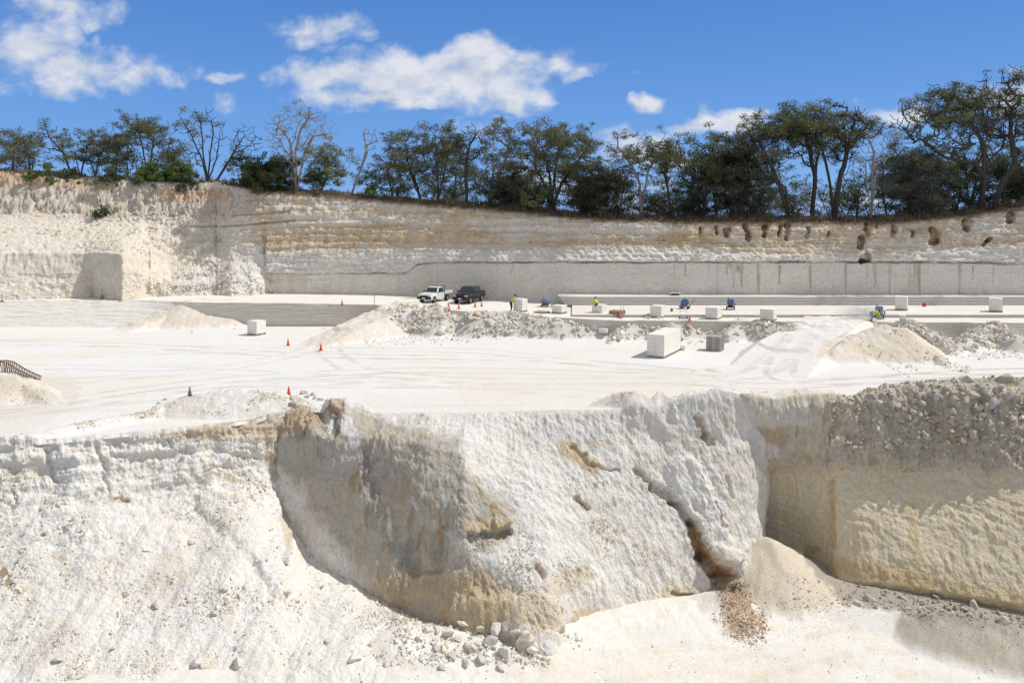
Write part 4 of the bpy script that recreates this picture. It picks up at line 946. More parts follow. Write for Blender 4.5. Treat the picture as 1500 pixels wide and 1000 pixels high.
def tree(name, label, cat, group, bpx, back, box, n, cr, per, col, stems=2, lean=None, seed=0, bark=None, bare=0, base_r=None, top=.62, dense=1.0, size=(.21, .08), flat=.62, low=0.0, clumps_px=None, depth=.7):
    global TREES; TREES += 1
    rng = np.random.default_rng(1000+seed)
    Y = rim_top_Y(bpx)+back; Z = surf_z(bpx, Y)-.1; base = np.array([(bpx-750)/F*Y, Y, Z])
    l, r, t, b = box; b = b+(.16*(b-t) if per > 0 else 0); top = top*.7; m = Y/F
    cx = ((l+r)/2-750)*m; rx = (r-l)/2*m; zt = CZ-(t-HZ)*m; zb = CZ-(b-HZ)*m; cz = (zt+zb)/2; rz = (zt-zb)/2
    E = []
    while len(E) < n:
        u = rng.normal(size=3); u /= np.linalg.norm(u); q = rng.random()**(.38)
        u = u*q
        if u[2] < -.2 and rng.random() < top: continue
        E.append((cx+u[0]*(rx-cr*.5), Y+u[1]*rx*depth, cz+u[2]*max(rz-cr*.3, .1)))
    E = np.array(E)
    if clumps_px: E = np.concatenate([E, np.array([((a-750)*m, Y+rng.normal(0, .4), CZ-(c_-HZ)*m) for a, c_ in clumps_px])]) if n else np.array([((a-750)*m, Y+rng.normal(0, .4), CZ-(c_-HZ)*m) for a, c_ in clumps_px])
    sts = []
    if lean:
        for st in lean: sts.append([((a-750)*m, Y+rng.normal(0, .3), CZ-(c_-HZ)*m) for a, c_ in st])
    else:
        for s in range(stems):
            ang = rng.random()*6.28; k = .30 if stems > 1 else .1
            zz = base[2]+(cz-base[2])*rng.uniform(.75, 1.1)
            mid = base+(np.array([cx, Y, zz])-base)*.5+np.array([math.cos(ang)*rx*k*.5, math.sin(ang)*rx*k*.4, 0])
            sts.append([mid, np.array([cx+math.cos(ang)*rx*k, Y+math.sin(ang)*rx*k*.7, zz])])
    if n and per > 0:
        # break every leafy mass into smaller sprays
        k = 5; E = np.concatenate([E+rng.normal(0, 1, E.shape)*np.array([.9, .9, .6])*cr for _ in range(k)]); E = E[rng.random(len(E)) < .8]; crs = cr*.60; n_ = 0
    else: crs = cr
    ends = E
    if bare:
        Bx = []
        for _ in range(int(bare*2.2)+14):
            u = rng.normal(size=3); u /= np.linalg.norm(u); q = rng.uniform(.65, 1.08)
            Bx.append((cx+u[0]*rx*q, Y+u[1]*rx*.6*q, cz+u[2]*rz*q))
        ends = np.concatenate([E, np.array(Bx)]) if len(E) else np.array(Bx)
    H = zt-base[2]
    P, par, rad = grow(base, sts, ends, rng, base_r=base_r or (.018*H+.06))
    root = bpy.data.objects.new(name, None); COL.objects.link(root); root.location = base; root.empty_display_size = .3
    tag(root, label, cat, group)
    V, f = tubes(P-base, par, rad)
    tr = mesh_np('trunk', V, f, 4, bark or M_BARK); tr.parent = root
    if len(E) and per > 0:
        rr = crs*np.clip(rng.lognormal(-.08, .38, len(E)), .35, 1.8)
        V, f, C = leaves(E-base, rr, per*dense*1.4, rng, col, size, flat)
        cn = mesh_np('crown', V, f, 4, M_LEAF, False, {'Col': (np.repeat(C, 4, 0), 'POINT')}); cn.parent = root
    return root
G1 = (.165, .175, .08); G2 = (.135, .15, .075); G3 = (.12, .135, .072); GY = (.20, .22, .085); GB = (.16, .22, .07); GG = (.17, .18, .125)
EU = 'eucalypts along the quarry rim'; DK = 'dark scrub trees behind the rim'; DD = 'dead trees on the rim'; BU = 'shrubs on the rim'
T = tree
# left group
T('eucalypt_tree', 'rounded eucalypt at the far left edge above the pale brow', 'tree', EU, 18, 3, (-32, 52, 186, 246), 22, 1.1, 130, G1, seed=1, bare=8)
T('eucalypt_tree', 'thin eucalypt leaning left with two small tufts beside the far left tree', 'tree', EU, 106, 3, (56, 90, 178, 220), 0, .95, 130, G1, seed=2, lean=[[(92, 225), (76, 203), (66, 190)]], clumps_px=[(64, 184), (70, 178), (78, 200), (60, 190), (88, 214), (72, 192)], bare=12, base_r=.16)
T('eucalypt_tree', 'slender eucalypt with small crown left of the umbrella shaped tree', 'tree', EU, 118, 4, (76, 158, 186, 236), 17, 1.0, 115, G1, seed=3, stems=3, bare=16)
T('eucalypt_tree', 'twin stemmed eucalypt with rounded crown beside the umbrella shaped tree', 'tree', EU, 140, 5, (112, 165, 192, 244), 16, 1.0, 120, G2, seed=4, stems=2, bare=10)
T('eucalypt_tree', 'wide umbrella shaped eucalypt on the left rim', 'tree', EU, 218, 5, (163, 258, 168, 214), 30, 1.05, 135, G1, seed=5, stems=3, bare=14, top=.9)
T('eucalypt_tree', 'low spreading eucalypt under the left side of the umbrella shaped tree', 'tree', EU, 188, 4, (150, 205, 198, 252), 15, 1.0, 110, G2, seed=6, stems=3, bare=16)
T('eucalypt_tree', 'thin branchy eucalypt under the right side of the umbrella shaped tree', 'tree', EU, 262, 6, (228, 284, 200, 256), 9, .9, 70, G2, seed=7, stems=2, bare=34)
T('eucalypt_tree', 'tall sparse eucalypt with four bare stems rising from one base', 'tree', EU, 304, 2.5, (262, 332, 156, 235), 0, .8, 150, G1, seed=8, lean=[[(296, 235), (283, 200), (264, 168)], [(298, 220), (295, 180), (287, 160)], [(316, 232), (322, 195), (330, 178)], [(306, 225), (312, 195), (312, 180)]], clumps_px=[(293, 172), (299, 178), (278, 190), (284, 196), (325, 184), (266, 160), (305, 200), (272, 182)], bare=30, base_r=.26)
T('dead_tree', 'leafless grey tree leaning right beside the four stemmed eucalypt', 'tree', DD, 316, 3, (335, 384, 178, 238), 0, .8, 0, G1, seed=9, lean=[[(330, 243), (346, 215), (356, 200)]], bare=44, base_r=.2)
T('eucalypt_tree', 'thin small eucalypt behind the large green shrub', 'tree', EU, 352, 5, (330, 372, 205, 262), 5, .8, 90, G2, seed=10, bare=24, base_r=.12)
T('dead_tree', 'large bleached dead tree with a twisted forked crown', 'tree', DD, 434, 2, (386, 492, 152, 230), 9, .8, 60, GY, seed=11, bark=M_DEAD, lean=[[(430, 235), (425, 205), (404, 180), (388, 160)], [(432, 220), (440, 190), (455, 168)], [(445, 225), (460, 200), (484, 196)]], bare=190, base_r=.36)
T('eucalypt_tree', 'yellow green tree behind the bleached dead tree', 'tree', EU, 470, 5, (442, 508, 214, 276), 34, 1.0, 150, GY, seed=12, top=.2)
T('dead_tree', 'pale leaning leafless snag standing alone against the sky', 'tree', DD, 514, 2, (528, 556, 186, 225), 0, .6, 0, G1, seed=13, bark=M_DEAD, lean=[[(526, 252), (538, 225), (534, 200), (531, 192)], [(538, 212), (550, 206)]], bare=14, base_r=.2)
T('eucalypt_tree', 'small dark eucalypt far back between the snag and the middle trees', 'tree', DK, 546, 14, (520, 572, 243, 284), 16, .9, 130, G3, seed=14)
T('eucalypt_tree', 'small dark round tree at the left foot of the middle trees', 'tree', DK, 585, 12, (562, 606, 255, 290), 15, .9, 130, G3, seed=15)
# middle
T('eucalypt_tree', 'broad eucalypt with clumped crown, first of the middle trees right of the snag', 'tree', EU, 617, 4, (556, 640, 182, 262), 32, 1.05, 150, G1, seed=16, stems=3, bare=16)
T('eucalypt_tree', 'broad eucalypt with dark trunk left of the bare topped tree', 'tree', EU, 641, 3, (612, 694, 183, 266), 34, 1.05, 150, G2, seed=17, stems=3, bare=14)
T('dead_tree', 'dark leafless tree with upswept branches between the middle eucalypts', 'tree', DD, 683, 2.5, (666, 714, 182, 235), 0, .7, 0, G2, seed=18, lean=[[(682, 240), (688, 212), (700, 192)]], bare=34, base_r=.24)
T('eucalypt_tree', 'light stemmed eucalypt with thin crown right of the leafless dark tree', 'tree', EU, 714, 3, (700, 768, 174, 262), 24, .95, 115, G2, seed=19, stems=2, bare=30, bark=M_DEAD)
T('scrub_tree', 'dense dark scrub tree under the light stemmed eucalypt', 'tree', DK, 748, 4, (700, 775, 244, 312), 40, 1.2, 150, G3, seed=20, top=0, low=1)
T('eucalypt_tree', 'largest rounded eucalypt of the middle, four dark stems fanning out', 'tree', EU, 808, 4, (748, 880, 174, 268), 58, 1.15, 160, G1, seed=21, lean=[[(806, 262), (800, 230), (788, 205)], [(812, 260), (818, 225), (820, 200)], [(822, 268), (840, 245), (862, 215)], [(798, 270), (782, 240), (768, 225)]], bare=20, base_r=.36)
T('scrub_tree', 'dense olive scrub tree right of the largest rounded eucalypt', 'tree', DK, 886, 3, (828, 934, 246, 316), 50, 1.2, 150, (.055, .06, .028), seed=22, top=0, bare=20)
T('eucalypt_tree', 'open crowned eucalypt with pale leaning trunk right of the olive scrub', 'tree', EU, 938, 2.5, (886, 968, 188, 262), 22, .95, 120, G2, seed=23, bark=M_DEAD, lean=[[(944, 285), (950, 250), (965, 220)], [(938, 270), (925, 240), (905, 215)]], bare=50, base_r=.24)
T('eucalypt_tree', 'eucalypt with dark leaning trunks and a tufted top in front of the low cloud', 'tree', EU, 986, 3, (944, 1006, 188, 260), 24, 1.0, 140, G2, seed=24, stems=2, bare=18, bark=M_DARKBARK)
T('eucalypt_tree', 'dark full eucalypt beginning the thick right hand stand', 'tree', EU, 1032, 4, (992, 1066, 192, 292), 40, 1.1, 150, G3, seed=25, stems=2, bare=12, bark=M_DARKBARK)
T('eucalypt_tree', 'brownish green eucalypt in the thick right hand stand', 'tree', EU, 1070, 5, (1036, 1110, 186, 285), 42, 1.1, 150, (.062, .062, .032), seed=26, stems=2, bare=14)
T('eucalypt_tree', 'dark eucalypt with low grey foliage before the leaning trunk', 'tree', EU, 1102, 4, (1066, 1136, 200, 308), 40, 1.1, 150, GG, seed=27, stems=3, bare=20)
T('scrub_tree', 'low dark scrub under the thick right hand stand', 'tree', DK, 1010, 6, (965, 1060, 272, 322), 34, 1.1, 150, G3, seed=28, top=0)
T('scrub_tree', 'low grey scrub before the leaning pale trunk', 'tree', DK, 1095, 7, (1050, 1140, 268, 322), 34, 1.1, 150, GG, seed=29, top=0)
T('eucalypt_tree', 'tall eucalypt with a long pale trunk leaning left', 'tree', EU, 1158, 2.5, (1078, 1160, 164, 238), 32, 1.05, 130, G2, seed=30, lean=[[(1146, 280), (1128, 245), (1112, 210)], [(1150, 275), (1135, 262), (1100, 258)]], bare=44, base_r=.32)
T('eucalypt_tree', 'tall dark trunked eucalypt with the highest flat crown of the right stand', 'tree', EU, 1190, 4, (1128, 1222, 148, 222), 46, 1.15, 160, G1, seed=31, lean=[[(1192, 260), (1190, 225), (1178, 200)], [(1196, 240), (1205, 200), (1205, 165)]], bare=26, base_r=.38, bark=M_DARKBARK)
T('eucalypt_tree', 'tall eucalypt leaning right with thick dark twin trunks', 'tree', EU, 1222, 3.5, (1186, 1282, 150, 222), 38, 1.05, 145, G2, seed=32, lean=[[(1228, 262), (1240, 225), (1246, 195)], [(1216, 270), (1208, 240), (1204, 215)]], bare=60, base_r=.40, bark=M_DARKBARK)
T('dead_tree', 'leafless tree with a thin pole trunk left of the grey green mass', 'tree', DD, 1276, 2, (1250, 1306, 184, 262), 0, .7, 0, G2, seed=33, lean=[[(1280, 262), (1276, 225), (1270, 190)], [(1268, 240), (1250, 232)], [(1285, 236), (1308, 228)]], bare=70, base_r=.22, bark=M_DEAD)
T('scrub_tree', 'low thin scrub between the tall trunks on the right', 'tree', DK, 1240, 8, (1190, 1285, 268, 318), 24, 1.1, 110, G3, seed=34, top=0, bare=30)
T('scrub_tree', 'broad grey green tree mass left of the big spreading eucalypt', 'tree', DK, 1335, 5, (1284, 1392, 208, 314), 74, 1.25, 160, GG, seed=35, top=0, bare=16)
T('eucalypt_tree', 'big spreading eucalypt with a dark nest like clump in its crown', 'tree', EU, 1436, 3, (1310, 1478, 122, 208), 44, 1.1, 140, G2, seed=36, lean=[[(1438, 262), (1430, 240), (1385, 230), (1350, 205)], [(1440, 240), (1442, 215), (1425, 190), (1412, 165)], [(1446, 238), (1470, 215), (1472, 180)]], bare=110, base_r=.42, clumps_px=[(1394, 138), (1396, 142), (1392, 136), (1396, 136)])
T('eucalypt_tree', 'tallest eucalypt at the right edge with its pale trunk leaning right', 'tree', EU, 1455, 2.5, (1420, 1535, 98, 200), 38, 1.05, 135, G2, seed=37, lean=[[(1475, 262), (1500, 232), (1515, 200)], [(1470, 262), (1488, 240), (1482, 200), (1478, 160)]], bare=110, base_r=.40)
T('scrub_tree', 'dark dense scrub under the big spreading eucalypt', 'tree', DK, 1400, 8, (1352, 1455, 238, 305), 46, 1.2, 150, G3, seed=38, top=0)
T('scrub_tree', 'dark dense scrub at the right edge behind the leaning pale trunk', 'tree', DK, 1492, 7, (1446, 1545, 222, 300), 50, 1.2, 150, G3, seed=39, top=0)
T('eucalypt_tree', 'eucalypt mostly outside the frame at the right edge', 'tree', EU, 1560, 4, (1500, 1640, 120, 240), 50, 1.1, 140, G2, seed=40, stems=3, bare=20)
# filling trees a little farther back
for i, (px, l, r, t, b, k, lb) in enumerate(((660, 600, 712, 236, 296, G3, 'low dark tree seen between the middle trunks'), (770, 728, 800, 236, 306, G3, 'low dark tree left of the fanning stems'), (852, 815, 900, 205, 300, G2, 'tree behind the right arm of the largest rounded eucalypt'),
                                              (960, 915, 1010, 258, 322, G3, 'low dark tree behind the pale leaning trunk'), (1165, 1130, 1205, 258, 318, GG, 'low grey tree behind the long pale trunk'), (1420, 1380, 1470, 168, 262, G2, 'tree behind the forked trunk of the big spreading eucalypt'))):
    T('scrub_tree', lb, 'tree', DK, px, 11, (l, r, t, b), 26, 1.15, 120, k, seed=60+i, top=.1, bare=14)
rs = random.Random(91)
for px in [45, 170, 245, 575, 665, 735, 850, 905, 1015, 1050, 1085, 1120, 1255, 1300, 1365, 1470, 1520]:
    h_ = rs.uniform(45, 85)*(.75 if px < 560 else 1.0); w_ = rs.uniform(26, 40); yb = np.interp(px, [0, 330, 560, 900, 1300, 1500], [246, 262, 288, 316, 318, 300])
    T('eucalypt_tree', 'dark eucalypt of the second row, half hidden behind the trees along the rim', 'tree', 'second row of trees', px, 13+rs.uniform(-2, 4), (px-w_, px+w_, yb-h_-18, yb-rs.uniform(0, 25)), int(8+w_*.25), 1.1, 100, rs.choice([G2, G3, GG, (.13, .135, .07)]), seed=500+px, top=.3, stems=rs.choice([1, 2, 3]), bare=10)
# shrubs
def shrub(lb, px, back, box, n, col, seed, cr=.62, per=330):
    T('shrub', lb, 'shrub', BU, px, back, box, n, cr, per, col, seed=seed, top=0, stems=3, base_r=.05, size=(.24, .10), flat=.8, depth=.8)
shrub('bright green low shrub on the brow at far left', 72, .6, (44, 95, 245, 270), 20, GB, 70)
shrub('olive green low shrub right of the bright green one on the brow', 100, .6, (86, 116, 253, 270), 12, (.10, .11, .05), 71)
shrub('small grey green shrub on the brow left of the twin shrubs', 168, .5, (150, 186, 252, 274), 12, (.10, .12, .06), 72)
shrub('round green shrub, left of the touching pair on the brow', 222, .8, (198, 246, 236, 272), 28, GB, 73)
shrub('round green shrub, right of the touching pair on the brow', 258, .9, (236, 282, 238, 272), 26, GB, 74)
shrub('small green shrub hanging over the brow edge', 276, .2, (258, 290, 258, 280), 12, (.07, .10, .04), 75)
shrub('large rounded green shrub beside the bleached dead tree', 384, 1.2, (346, 424, 228, 280), 56, (.06, .085, .032), 76, .8, 260)
shrub('dark green shrub at the foot of the bleached dead tree', 412, 2.5, (398, 432, 224, 278), 22, G2, 77, .8, 220)
shrub('tiny green sapling on the scrubby edge right of the snag', 545, .3, (538, 552, 268, 288), 7, GB, 78, .4, 300)
shrub('dark shrub at the foot of the fanning stems', 786, 1.0, (760, 806, 268, 306), 22, G3, 79, .8, 220)
# shrub growing on the face and the little weed in the gully
def face_shrub(p, lb, r, n, col, seed):
    rng = np.random.default_rng(seed); base = np.array(p)
    E = base+rng.normal(0, 1, (n, 3))*np.array([r, r*.6, r*.6])*.55+np.array([0, -.15, r*.55])
    P, par, rad = grow(base, [[base+np.array([0, -.05, r*.3])]], E, rng, base_r=.05*r+.01)
    root = bpy.data.objects.new('shrub', None); COL.objects.link(root); root.location = base; tag(root, lb, 'shrub')
    V, f = tubes(P-base, par, rad*.5); o = mesh_np('stem', V, f, 4, M_BARK); o.parent = root
    V, f, C = leaves(E-base, np.full(n, r*.45), 90/r**1.2, rng, col, (.26*r, .13*r), .8)
    o = mesh_np('foliage', V, f, 4, M_LEAF, False, {'Col': (np.repeat(C, 4, 0), 'POINT')}); o.parent = root
face_shrub(nearest(PW, 147, 318, pW, qW), 'dark green shrub growing from a crack in the left rock face', 1.0, 18, (.06, .085, .045), 81)
face_shrub(nearest(PB, 1080, 866, pB_, qB), 'small green weed in the earthy gully of the buttress', .42, 10, (.05, .14, .05), 82)

# dry scrub along the lip
rng = np.random.default_rng(55)
n = 32000
pxs = np.concatenate([rng.uniform(330, 1600, n-3500), rng.uniform(-40, 330, 3500)])
ii = np.clip(np.searchsorted(us_w, pxs), 0, len(us_w)-1)
t = rng.random(n)**1.6*1.15-.06
base = PW[ii, -13]*(1-t)[:, None]+PW[ii, -1]*t[:, None]
base[:, 2] -= .05
tuft = np.clip(.5+1.3*fbm(base, (.6, .6, .1), 3, 57), .15, 1.6)
h = rng.uniform(.3, 1.0, n)*tuft*np.where(pxs > 700, 1.25, 1.0)
d = rng.normal(0, .35, (n, 2)); ww = rng.uniform(.02, .06, n); a = rng.random(n)*math.pi
V = np.stack([base+np.stack([np.cos(a)*ww, np.sin(a)*ww, 0*ww], -1), base-np.stack([np.cos(a)*ww, np.sin(a)*ww, 0*ww], -1), base+np.concatenate([d*h[:, None], h[:, None]], 1)], 1).reshape(-1, 3)
pal = np.array([(.16, .115, .075), (.22, .17, .11), (.12, .10, .08), (.25, .20, .12), (.10, .10, .055)])
C = pal[rng.integers(0, 5, n)]*rng.uniform(.7, 1.25, (n, 1))
tag(mesh_np('dry_grass', V, np.arange(n*3), 3, M_LEAF, False, {'Col': (np.repeat(C, 3, 0), 'POINT')}), kind='stuff')
# ------------------------------------------------------------------ made things
def box(bm, c, s, bev=0.0, rot=None):
    r = bmesh.ops.create_cube(bm, size=1.0); vs = r['verts']
    m = Matrix.Translation(c) @ (rot.to_matrix().to_4x4() if rot else Matrix.Identity(4)) @ Matrix.Diagonal((*s, 1))
    bmesh.ops.transform(bm, matrix=m, verts=vs)
    if bev:
        es = list({e for v in vs for e in v.link_edges}); bmesh.ops.bevel(bm, geom=es, offset=bev, segments=2, affect='EDGES', profile=.5)
def cyl(bm, p0, p1, r0, r1=None, n=10):
    p0, p1 = Vector(p0), Vector(p1); r1 = r0 if r1 is None else r1
    q = (p1-p0).to_track_quat('Z', 'Y').to_matrix().to_4x4()
    bmesh.ops.create_cone(bm, cap_ends=True, cap_tris=False, segments=n, radius1=r0, radius2=max(r1, 1e-4), depth=(p1-p0).length, matrix=Matrix.Translation((p0+p1)/2) @ q)
def prism(bm, prof, y0, y1, bev=0.0, taper=None):
    """profile in (x,z), extruded along y; taper(x,z)->extra inset of |y|"""
    a = [bm.verts.new((x, y0+(taper(x, z) if taper else 0), z)) for x, z in prof]
    b = [bm.verts.new((x, y1-(taper(x, z) if taper else 0), z)) for x, z in prof]
    bm.faces.new(a); bm.faces.new(list(reversed(b)))
    es = []
    for i in range(len(a)):
        j = (i+1) % len(a); bm.faces.new((a[j], a[i], b[i], b[j]))
    bmesh.ops.recalc_face_normals(bm, faces=bm.faces)
    if bev:
        es = [e for e in bm.edges if e.is_manifold and e.calc_face_angle(0) > .5 and e.verts[0] in a+b]
        bmesh.ops.bevel(bm, geom=es, offset=bev, segments=2, affect='EDGES')
def obj(name, bm, mat, parent=None, smooth=False):
    me = bpy.data.meshes.new(name); bm.normal_update(); bm.to_mesh(me); bm.free(); me.materials.append(mat)
    if smooth: me.polygons.foreach_set('use_smooth', [True]*len(me.polygons))
    o = bpy.data.objects.new(name, me); COL.objects.link(o)
    if parent: o.parent = parent
    return o
def thing(name, label, cat, loc=(0, 0, 0), rz=0.0, group=None):
    o = bpy.data.objects.new(name, None); COL.objects.link(o); o.location = loc; o.rotation_euler = (0, 0, rz); o.empty_display_size = .2
    return tag(o, label, cat, group)
def dup(root, loc, rz, label, group=None):
    r = root.copy(); COL.objects.link(r); r.location = loc; r.rotation_euler = (0, 0, rz); r['label'] = label
    if group: r['group'] = group
    for ch in list(root.children):
        c_ = ch.copy(); COL.objects.link(c_); c_.parent = r
        for g in ch.children:
            d_ = g.copy(); COL.objects.link(d_); d_.parent = c_
    return r
B = bmesh.new
M_BLOCK = plain_mat('sawn_white_stone', (.80, .775, .71), rough=.9, var=.05, scale=2.5, bump=.01, spec=.15)
M_PALLET = plain_mat('grey_pallet_wood', (.42, .39, .36), rough=.85, var=.3, scale=6, spec=.2)
M_REDPAL = plain_mat('reddish_pallet_wood', (.44, .28, .21), rough=.85, var=.25, scale=6, spec=.2)
M_ORANGE = plain_mat('orange_plastic', (.75, .10, .03), rough=.5, var=.08)
M_PINK = plain_mat('faded_orange_plastic', (.72, .30, .22), rough=.6, var=.1)
M_GREYCONE = plain_mat('grey_plastic', (.20, .20, .20), rough=.6, var=.15)
M_WPAINT = plain_mat('white_car_paint', (.80, .80, .79), rough=.28, var=.03, spec=.5)
M_BPAINT = plain_mat('charcoal_car_paint', (.030, .033, .042), rough=.22, var=.08, spec=.6)
M_GLASS = plain_mat('tinted_glass', (.025, .035, .045), rough=.06, var=.1, spec=.7)
M_TRIM = plain_mat('black_trim', (.022, .022, .024), rough=.55, var=.2)
M_RUB = plain_mat('tyre_rubber', (.028, .027, .026), rough=.85, var=.25)
M_ALLOY = plain_mat('alloy_rim', (.38, .38, .39), rough=.35, metal=.7, var=.1)
M_LAMP = plain_mat('lamp_lens', (.55, .57, .60), rough=.12, var=.08, spec=.8)
M_PLATE = plain_mat('plate_white', (.72, .72, .70), rough=.5, var=.04)
M_GALV = plain_mat('galvanised_steel', (.55, .56, .57), rough=.45, metal=.5, var=.12)
M_RUST = plain_mat('rusty_steel', (.22, .12, .085), rough=.85, var=.35)
M_BLUE = plain_mat('blue_machine_hood', (.07, .16, .36), rough=.45, var=.2)
M_DUSTY = plain_mat('dusty_blue_hood', (.20, .26, .48), rough=.8, var=.15)
M_STEEL = plain_mat('dark_machine_steel', (.10, .10, .105), rough=.55, metal=.4, var=.25)
M_SKIN = plain_mat('skin', (.46, .28, .20), rough=.6, var=.08)
M_VIS = plain_mat('yellow_work_shirt', (.56, .74, .02), rough=.8, var=.08)
M_NAVY = plain_mat('navy_trousers', (.025, .032, .06), rough=.85, var=.2)
M_DUSTTR = plain_mat('dusty_work_trousers', (.30, .31, .36), rough=.9, var=.15)
M_HAT = plain_mat('dark_cap', (.035, .033, .035), rough=.8, var=.2)
M_RED = plain_mat('red_plastic', (.60, .02, .06), rough=.45, var=.1)

PSI = R(-31)
# --- pallets and stone
def pallet_proto(mat, w, d, label, loc, rz, group):
    t = thing('pallet', label, 'pallet', loc, rz, group)
    bm = B(); n = 7
    for i in range(n): box(bm, (-w/2+(i+.5)*w/n, 0, .128), (w/n*.82, d, .022))
    obj('top_deck', bm, mat, t)
    for y in (-d/2+.045, 0, d/2-.045):
        bm = B(); box(bm, (0, y, .07), (w, .05, .092)); obj('bearer', bm, mat, t)
    bm = B()
    for i in (0, 3, 6): box(bm, (-w/2+(i+.5)*w/n, 0, .012), (w/n*.82, d, .022))
    obj('bottom_deck', bm, mat, t)
    return t
PALLETS = {}
def pallet(loc, rz, label, group=None, red=False):
    if red not in PALLETS:
        PALLETS[red] = pallet_proto(M_REDPAL if red else M_PALLET, 1.16, 1.16, label, loc, rz, group); return PALLETS[red]
    p = dup(PALLETS[red], loc, rz, label)
    if group: p['group'] = group
    elif 'group' in p: del p['group']
    return p
def stone_block(name, label, cat, w, d, h, loc, rz, courses=3, cols_=2, group=None):
    """cut stone stacked tight: w along local x, d along local y"""
    bm = B(); g = .005
    r = random.Random(int(loc[0]*100) & 0xffff)
    for k in range(courses):
        for i in range(cols_):
            s = (w/cols_-g, d-r.uniform(0, .015), h/courses-g*.6)
            box(bm, (-w/2+(i+.5)*w/cols_, r.uniform(-.006, .006), (k+.5)*h/courses), s, .010)
    o = obj(name, bm, M_BLOCK); o.location = loc; o.rotation_euler = (0, 0, rz)
    return tag(o, label, cat, group)
def block_on_pallet(pl, pm, pr, top, base, z, label, plabel, courses=3, psi=None, pal=True):
    psi = PSI if psi is None else psi
    X, Y, _ = on_z(pm, base, z); ca, sa = math.cos(psi), math.sin(psi)
    ql = (pl-750)/F; qr = (pr-750)/F
    w = (X-ql*Y)/(ca-sa*ql) if abs(ca-sa*ql) > .1 else 1.1
    den = (-sa-ca*qr); d = (qr*Y-X)/den if abs(den) > .12 else 1.15
    w = min(max(w, .85), 1.35); d = min(max(d, .8), 1.35)
    c_ = Vector((X, Y))-Vector((ca, sa))*w/2+Vector((-sa, ca))*d/2
    zt = CZ-(top-HZ)/F*Y; ph = .14 if pal else 0
    if pal: p = pallet((c_.x, c_.y, z), psi, plabel); p.scale = (w/1.16*1.0, d/1.16*1.0, 1)
    return stone_block('stone_block', label, 'stone block', w*.99, d*.99, zt-z-ph, (c_.x, c_.y, z+ph+.002), psi, courses)
bz = lambda px: float(bench_z(px))
block_on_pallet(362, 376, 390, 471, 491.5, .02, 'white sawn stone block alone on the floor left of the centre ramp', 'pallet under the lone stone block left of the centre ramp', psi=R(-26))
block_on_pallet(752, 765, 773, 438.5, 457.5, bz(760), 'tall white stone block with a worker bending behind it', 'pallet under the block the worker bends over', 4)
block_on_pallet(808, 823, 831, 448, 460, bz(820), 'lowest white stone block of the row, right of the dusty saw', 'pallet under the lowest stone block of the row', 2)
block_on_pallet(867, 882, 889, 447, 462.5, bz(880), 'white stone block with a yellow shirt showing above it', 'pallet under the block below the yellow shirt', 3)
block_on_pallet(952, 969, 976, 448.5, 466, bz(960), 'white stone block between the red pallets and the hand trolley', 'pallet under the block left of the hand trolley', 3)
block_on_pallet(1033, 1051, 1058, 451, 468.5, bz(1040), 'white stone block right of the cone and hand trolley', 'pallet under the block right of the hand trolley', 3)
block_on_pallet(1113, 1133, 1141, 453.5, 471, bz(1130), 'white stone block at the top of the right ramp', 'pallet under the block at the top of the right ramp', 3)
block_on_pallet(1311, 1329, 1331, 435, 455, 1.86, 'white stone block on the terrace just right of the dusty saw worker', 'pallet under the block right of the dusty saw worker', 4)
block_on_pallet(1449, 1469, 1471, 437.5, 457.5, 1.86, 'rightmost white stone block, alone on the far right terrace', 'pallet under the rightmost stone block', 4)
# long stack, a run of packs on pallets
X0, Y0, _ = on_z(973, 525, .02); psi = R(-29); ca, sa = math.cos(psi), math.sin(psi)
w_, L_ = 1.34, 4.3; cen = Vector((X0, Y0))-Vector((ca, sa))*w_/2+Vector((-sa, ca))*L_/2
ht = CZ-(491-HZ)/F*Y0-.02-.14
for k in range(3):
    q = Vector((X0, Y0))-Vector((ca, sa))*w_/2+Vector((-sa, ca))*(L_*(k+.5)/3)
    p = pallet((q.x, q.y, .02), psi, 'pallet under the %s of the long white stone stack' % ('near end', 'middle', 'far end')[k]); p.scale = (w_/1.16, L_/3/1.16*.98, 1)
stone_block('stone_stack', 'long white stack of sawn stone on the open floor', 'stone stack', w_, L_, ht, (cen.x, cen.y, .162), psi, 5, 2)
# nearby stack of empty pallets
X0, Y0, _ = on_z(1056, 515, .02); cen = Vector((X0, Y0))-Vector((ca, sa))*.58+Vector((-sa, ca))*.58
for k in range(8):
    pallet((cen.x+rnd.uniform(-.02, .02), cen.y+rnd.uniform(-.02, .02), .02+k*.142), psi+rnd.uniform(-.02, .02),
           ['bottom pallet of the tall pallet stack beside the long stone stack', 'top pallet of the tall pallet stack beside the long stone stack'][k == 7] if k in (0, 7) else 'grey pallet inside the tall pallet stack beside the long stone stack',
           None if k in (0, 7) else 'pallets inside the tall stack')
# reddish pallets on the bench
X0, Y0, _ = on_z(908, 465, bz(908)); cen = Vector((X0, Y0))-Vector((math.cos(PSI), math.sin(PSI)))*.5+Vector((-math.sin(PSI), math.cos(PSI)))*.58
for k in range(4):
    pallet((cen.x, cen.y, bz(908)+k*.142), PSI+rnd.uniform(-.03, .03), 'reddish pallet in the low stack between two stone blocks on the bench', 'reddish pallets in the low bench stack', True)
X0, Y0, _ = on_z(796, 459.5, bz(796)); cen = Vector((X0, Y0))-Vector((math.cos(PSI), math.sin(PSI)))*.5+Vector((-math.sin(PSI), math.cos(PSI)))*.58
pallet((cen.x, cen.y, bz(796)), PSI, 'single empty reddish pallet in front of the dusty saw', None, True)
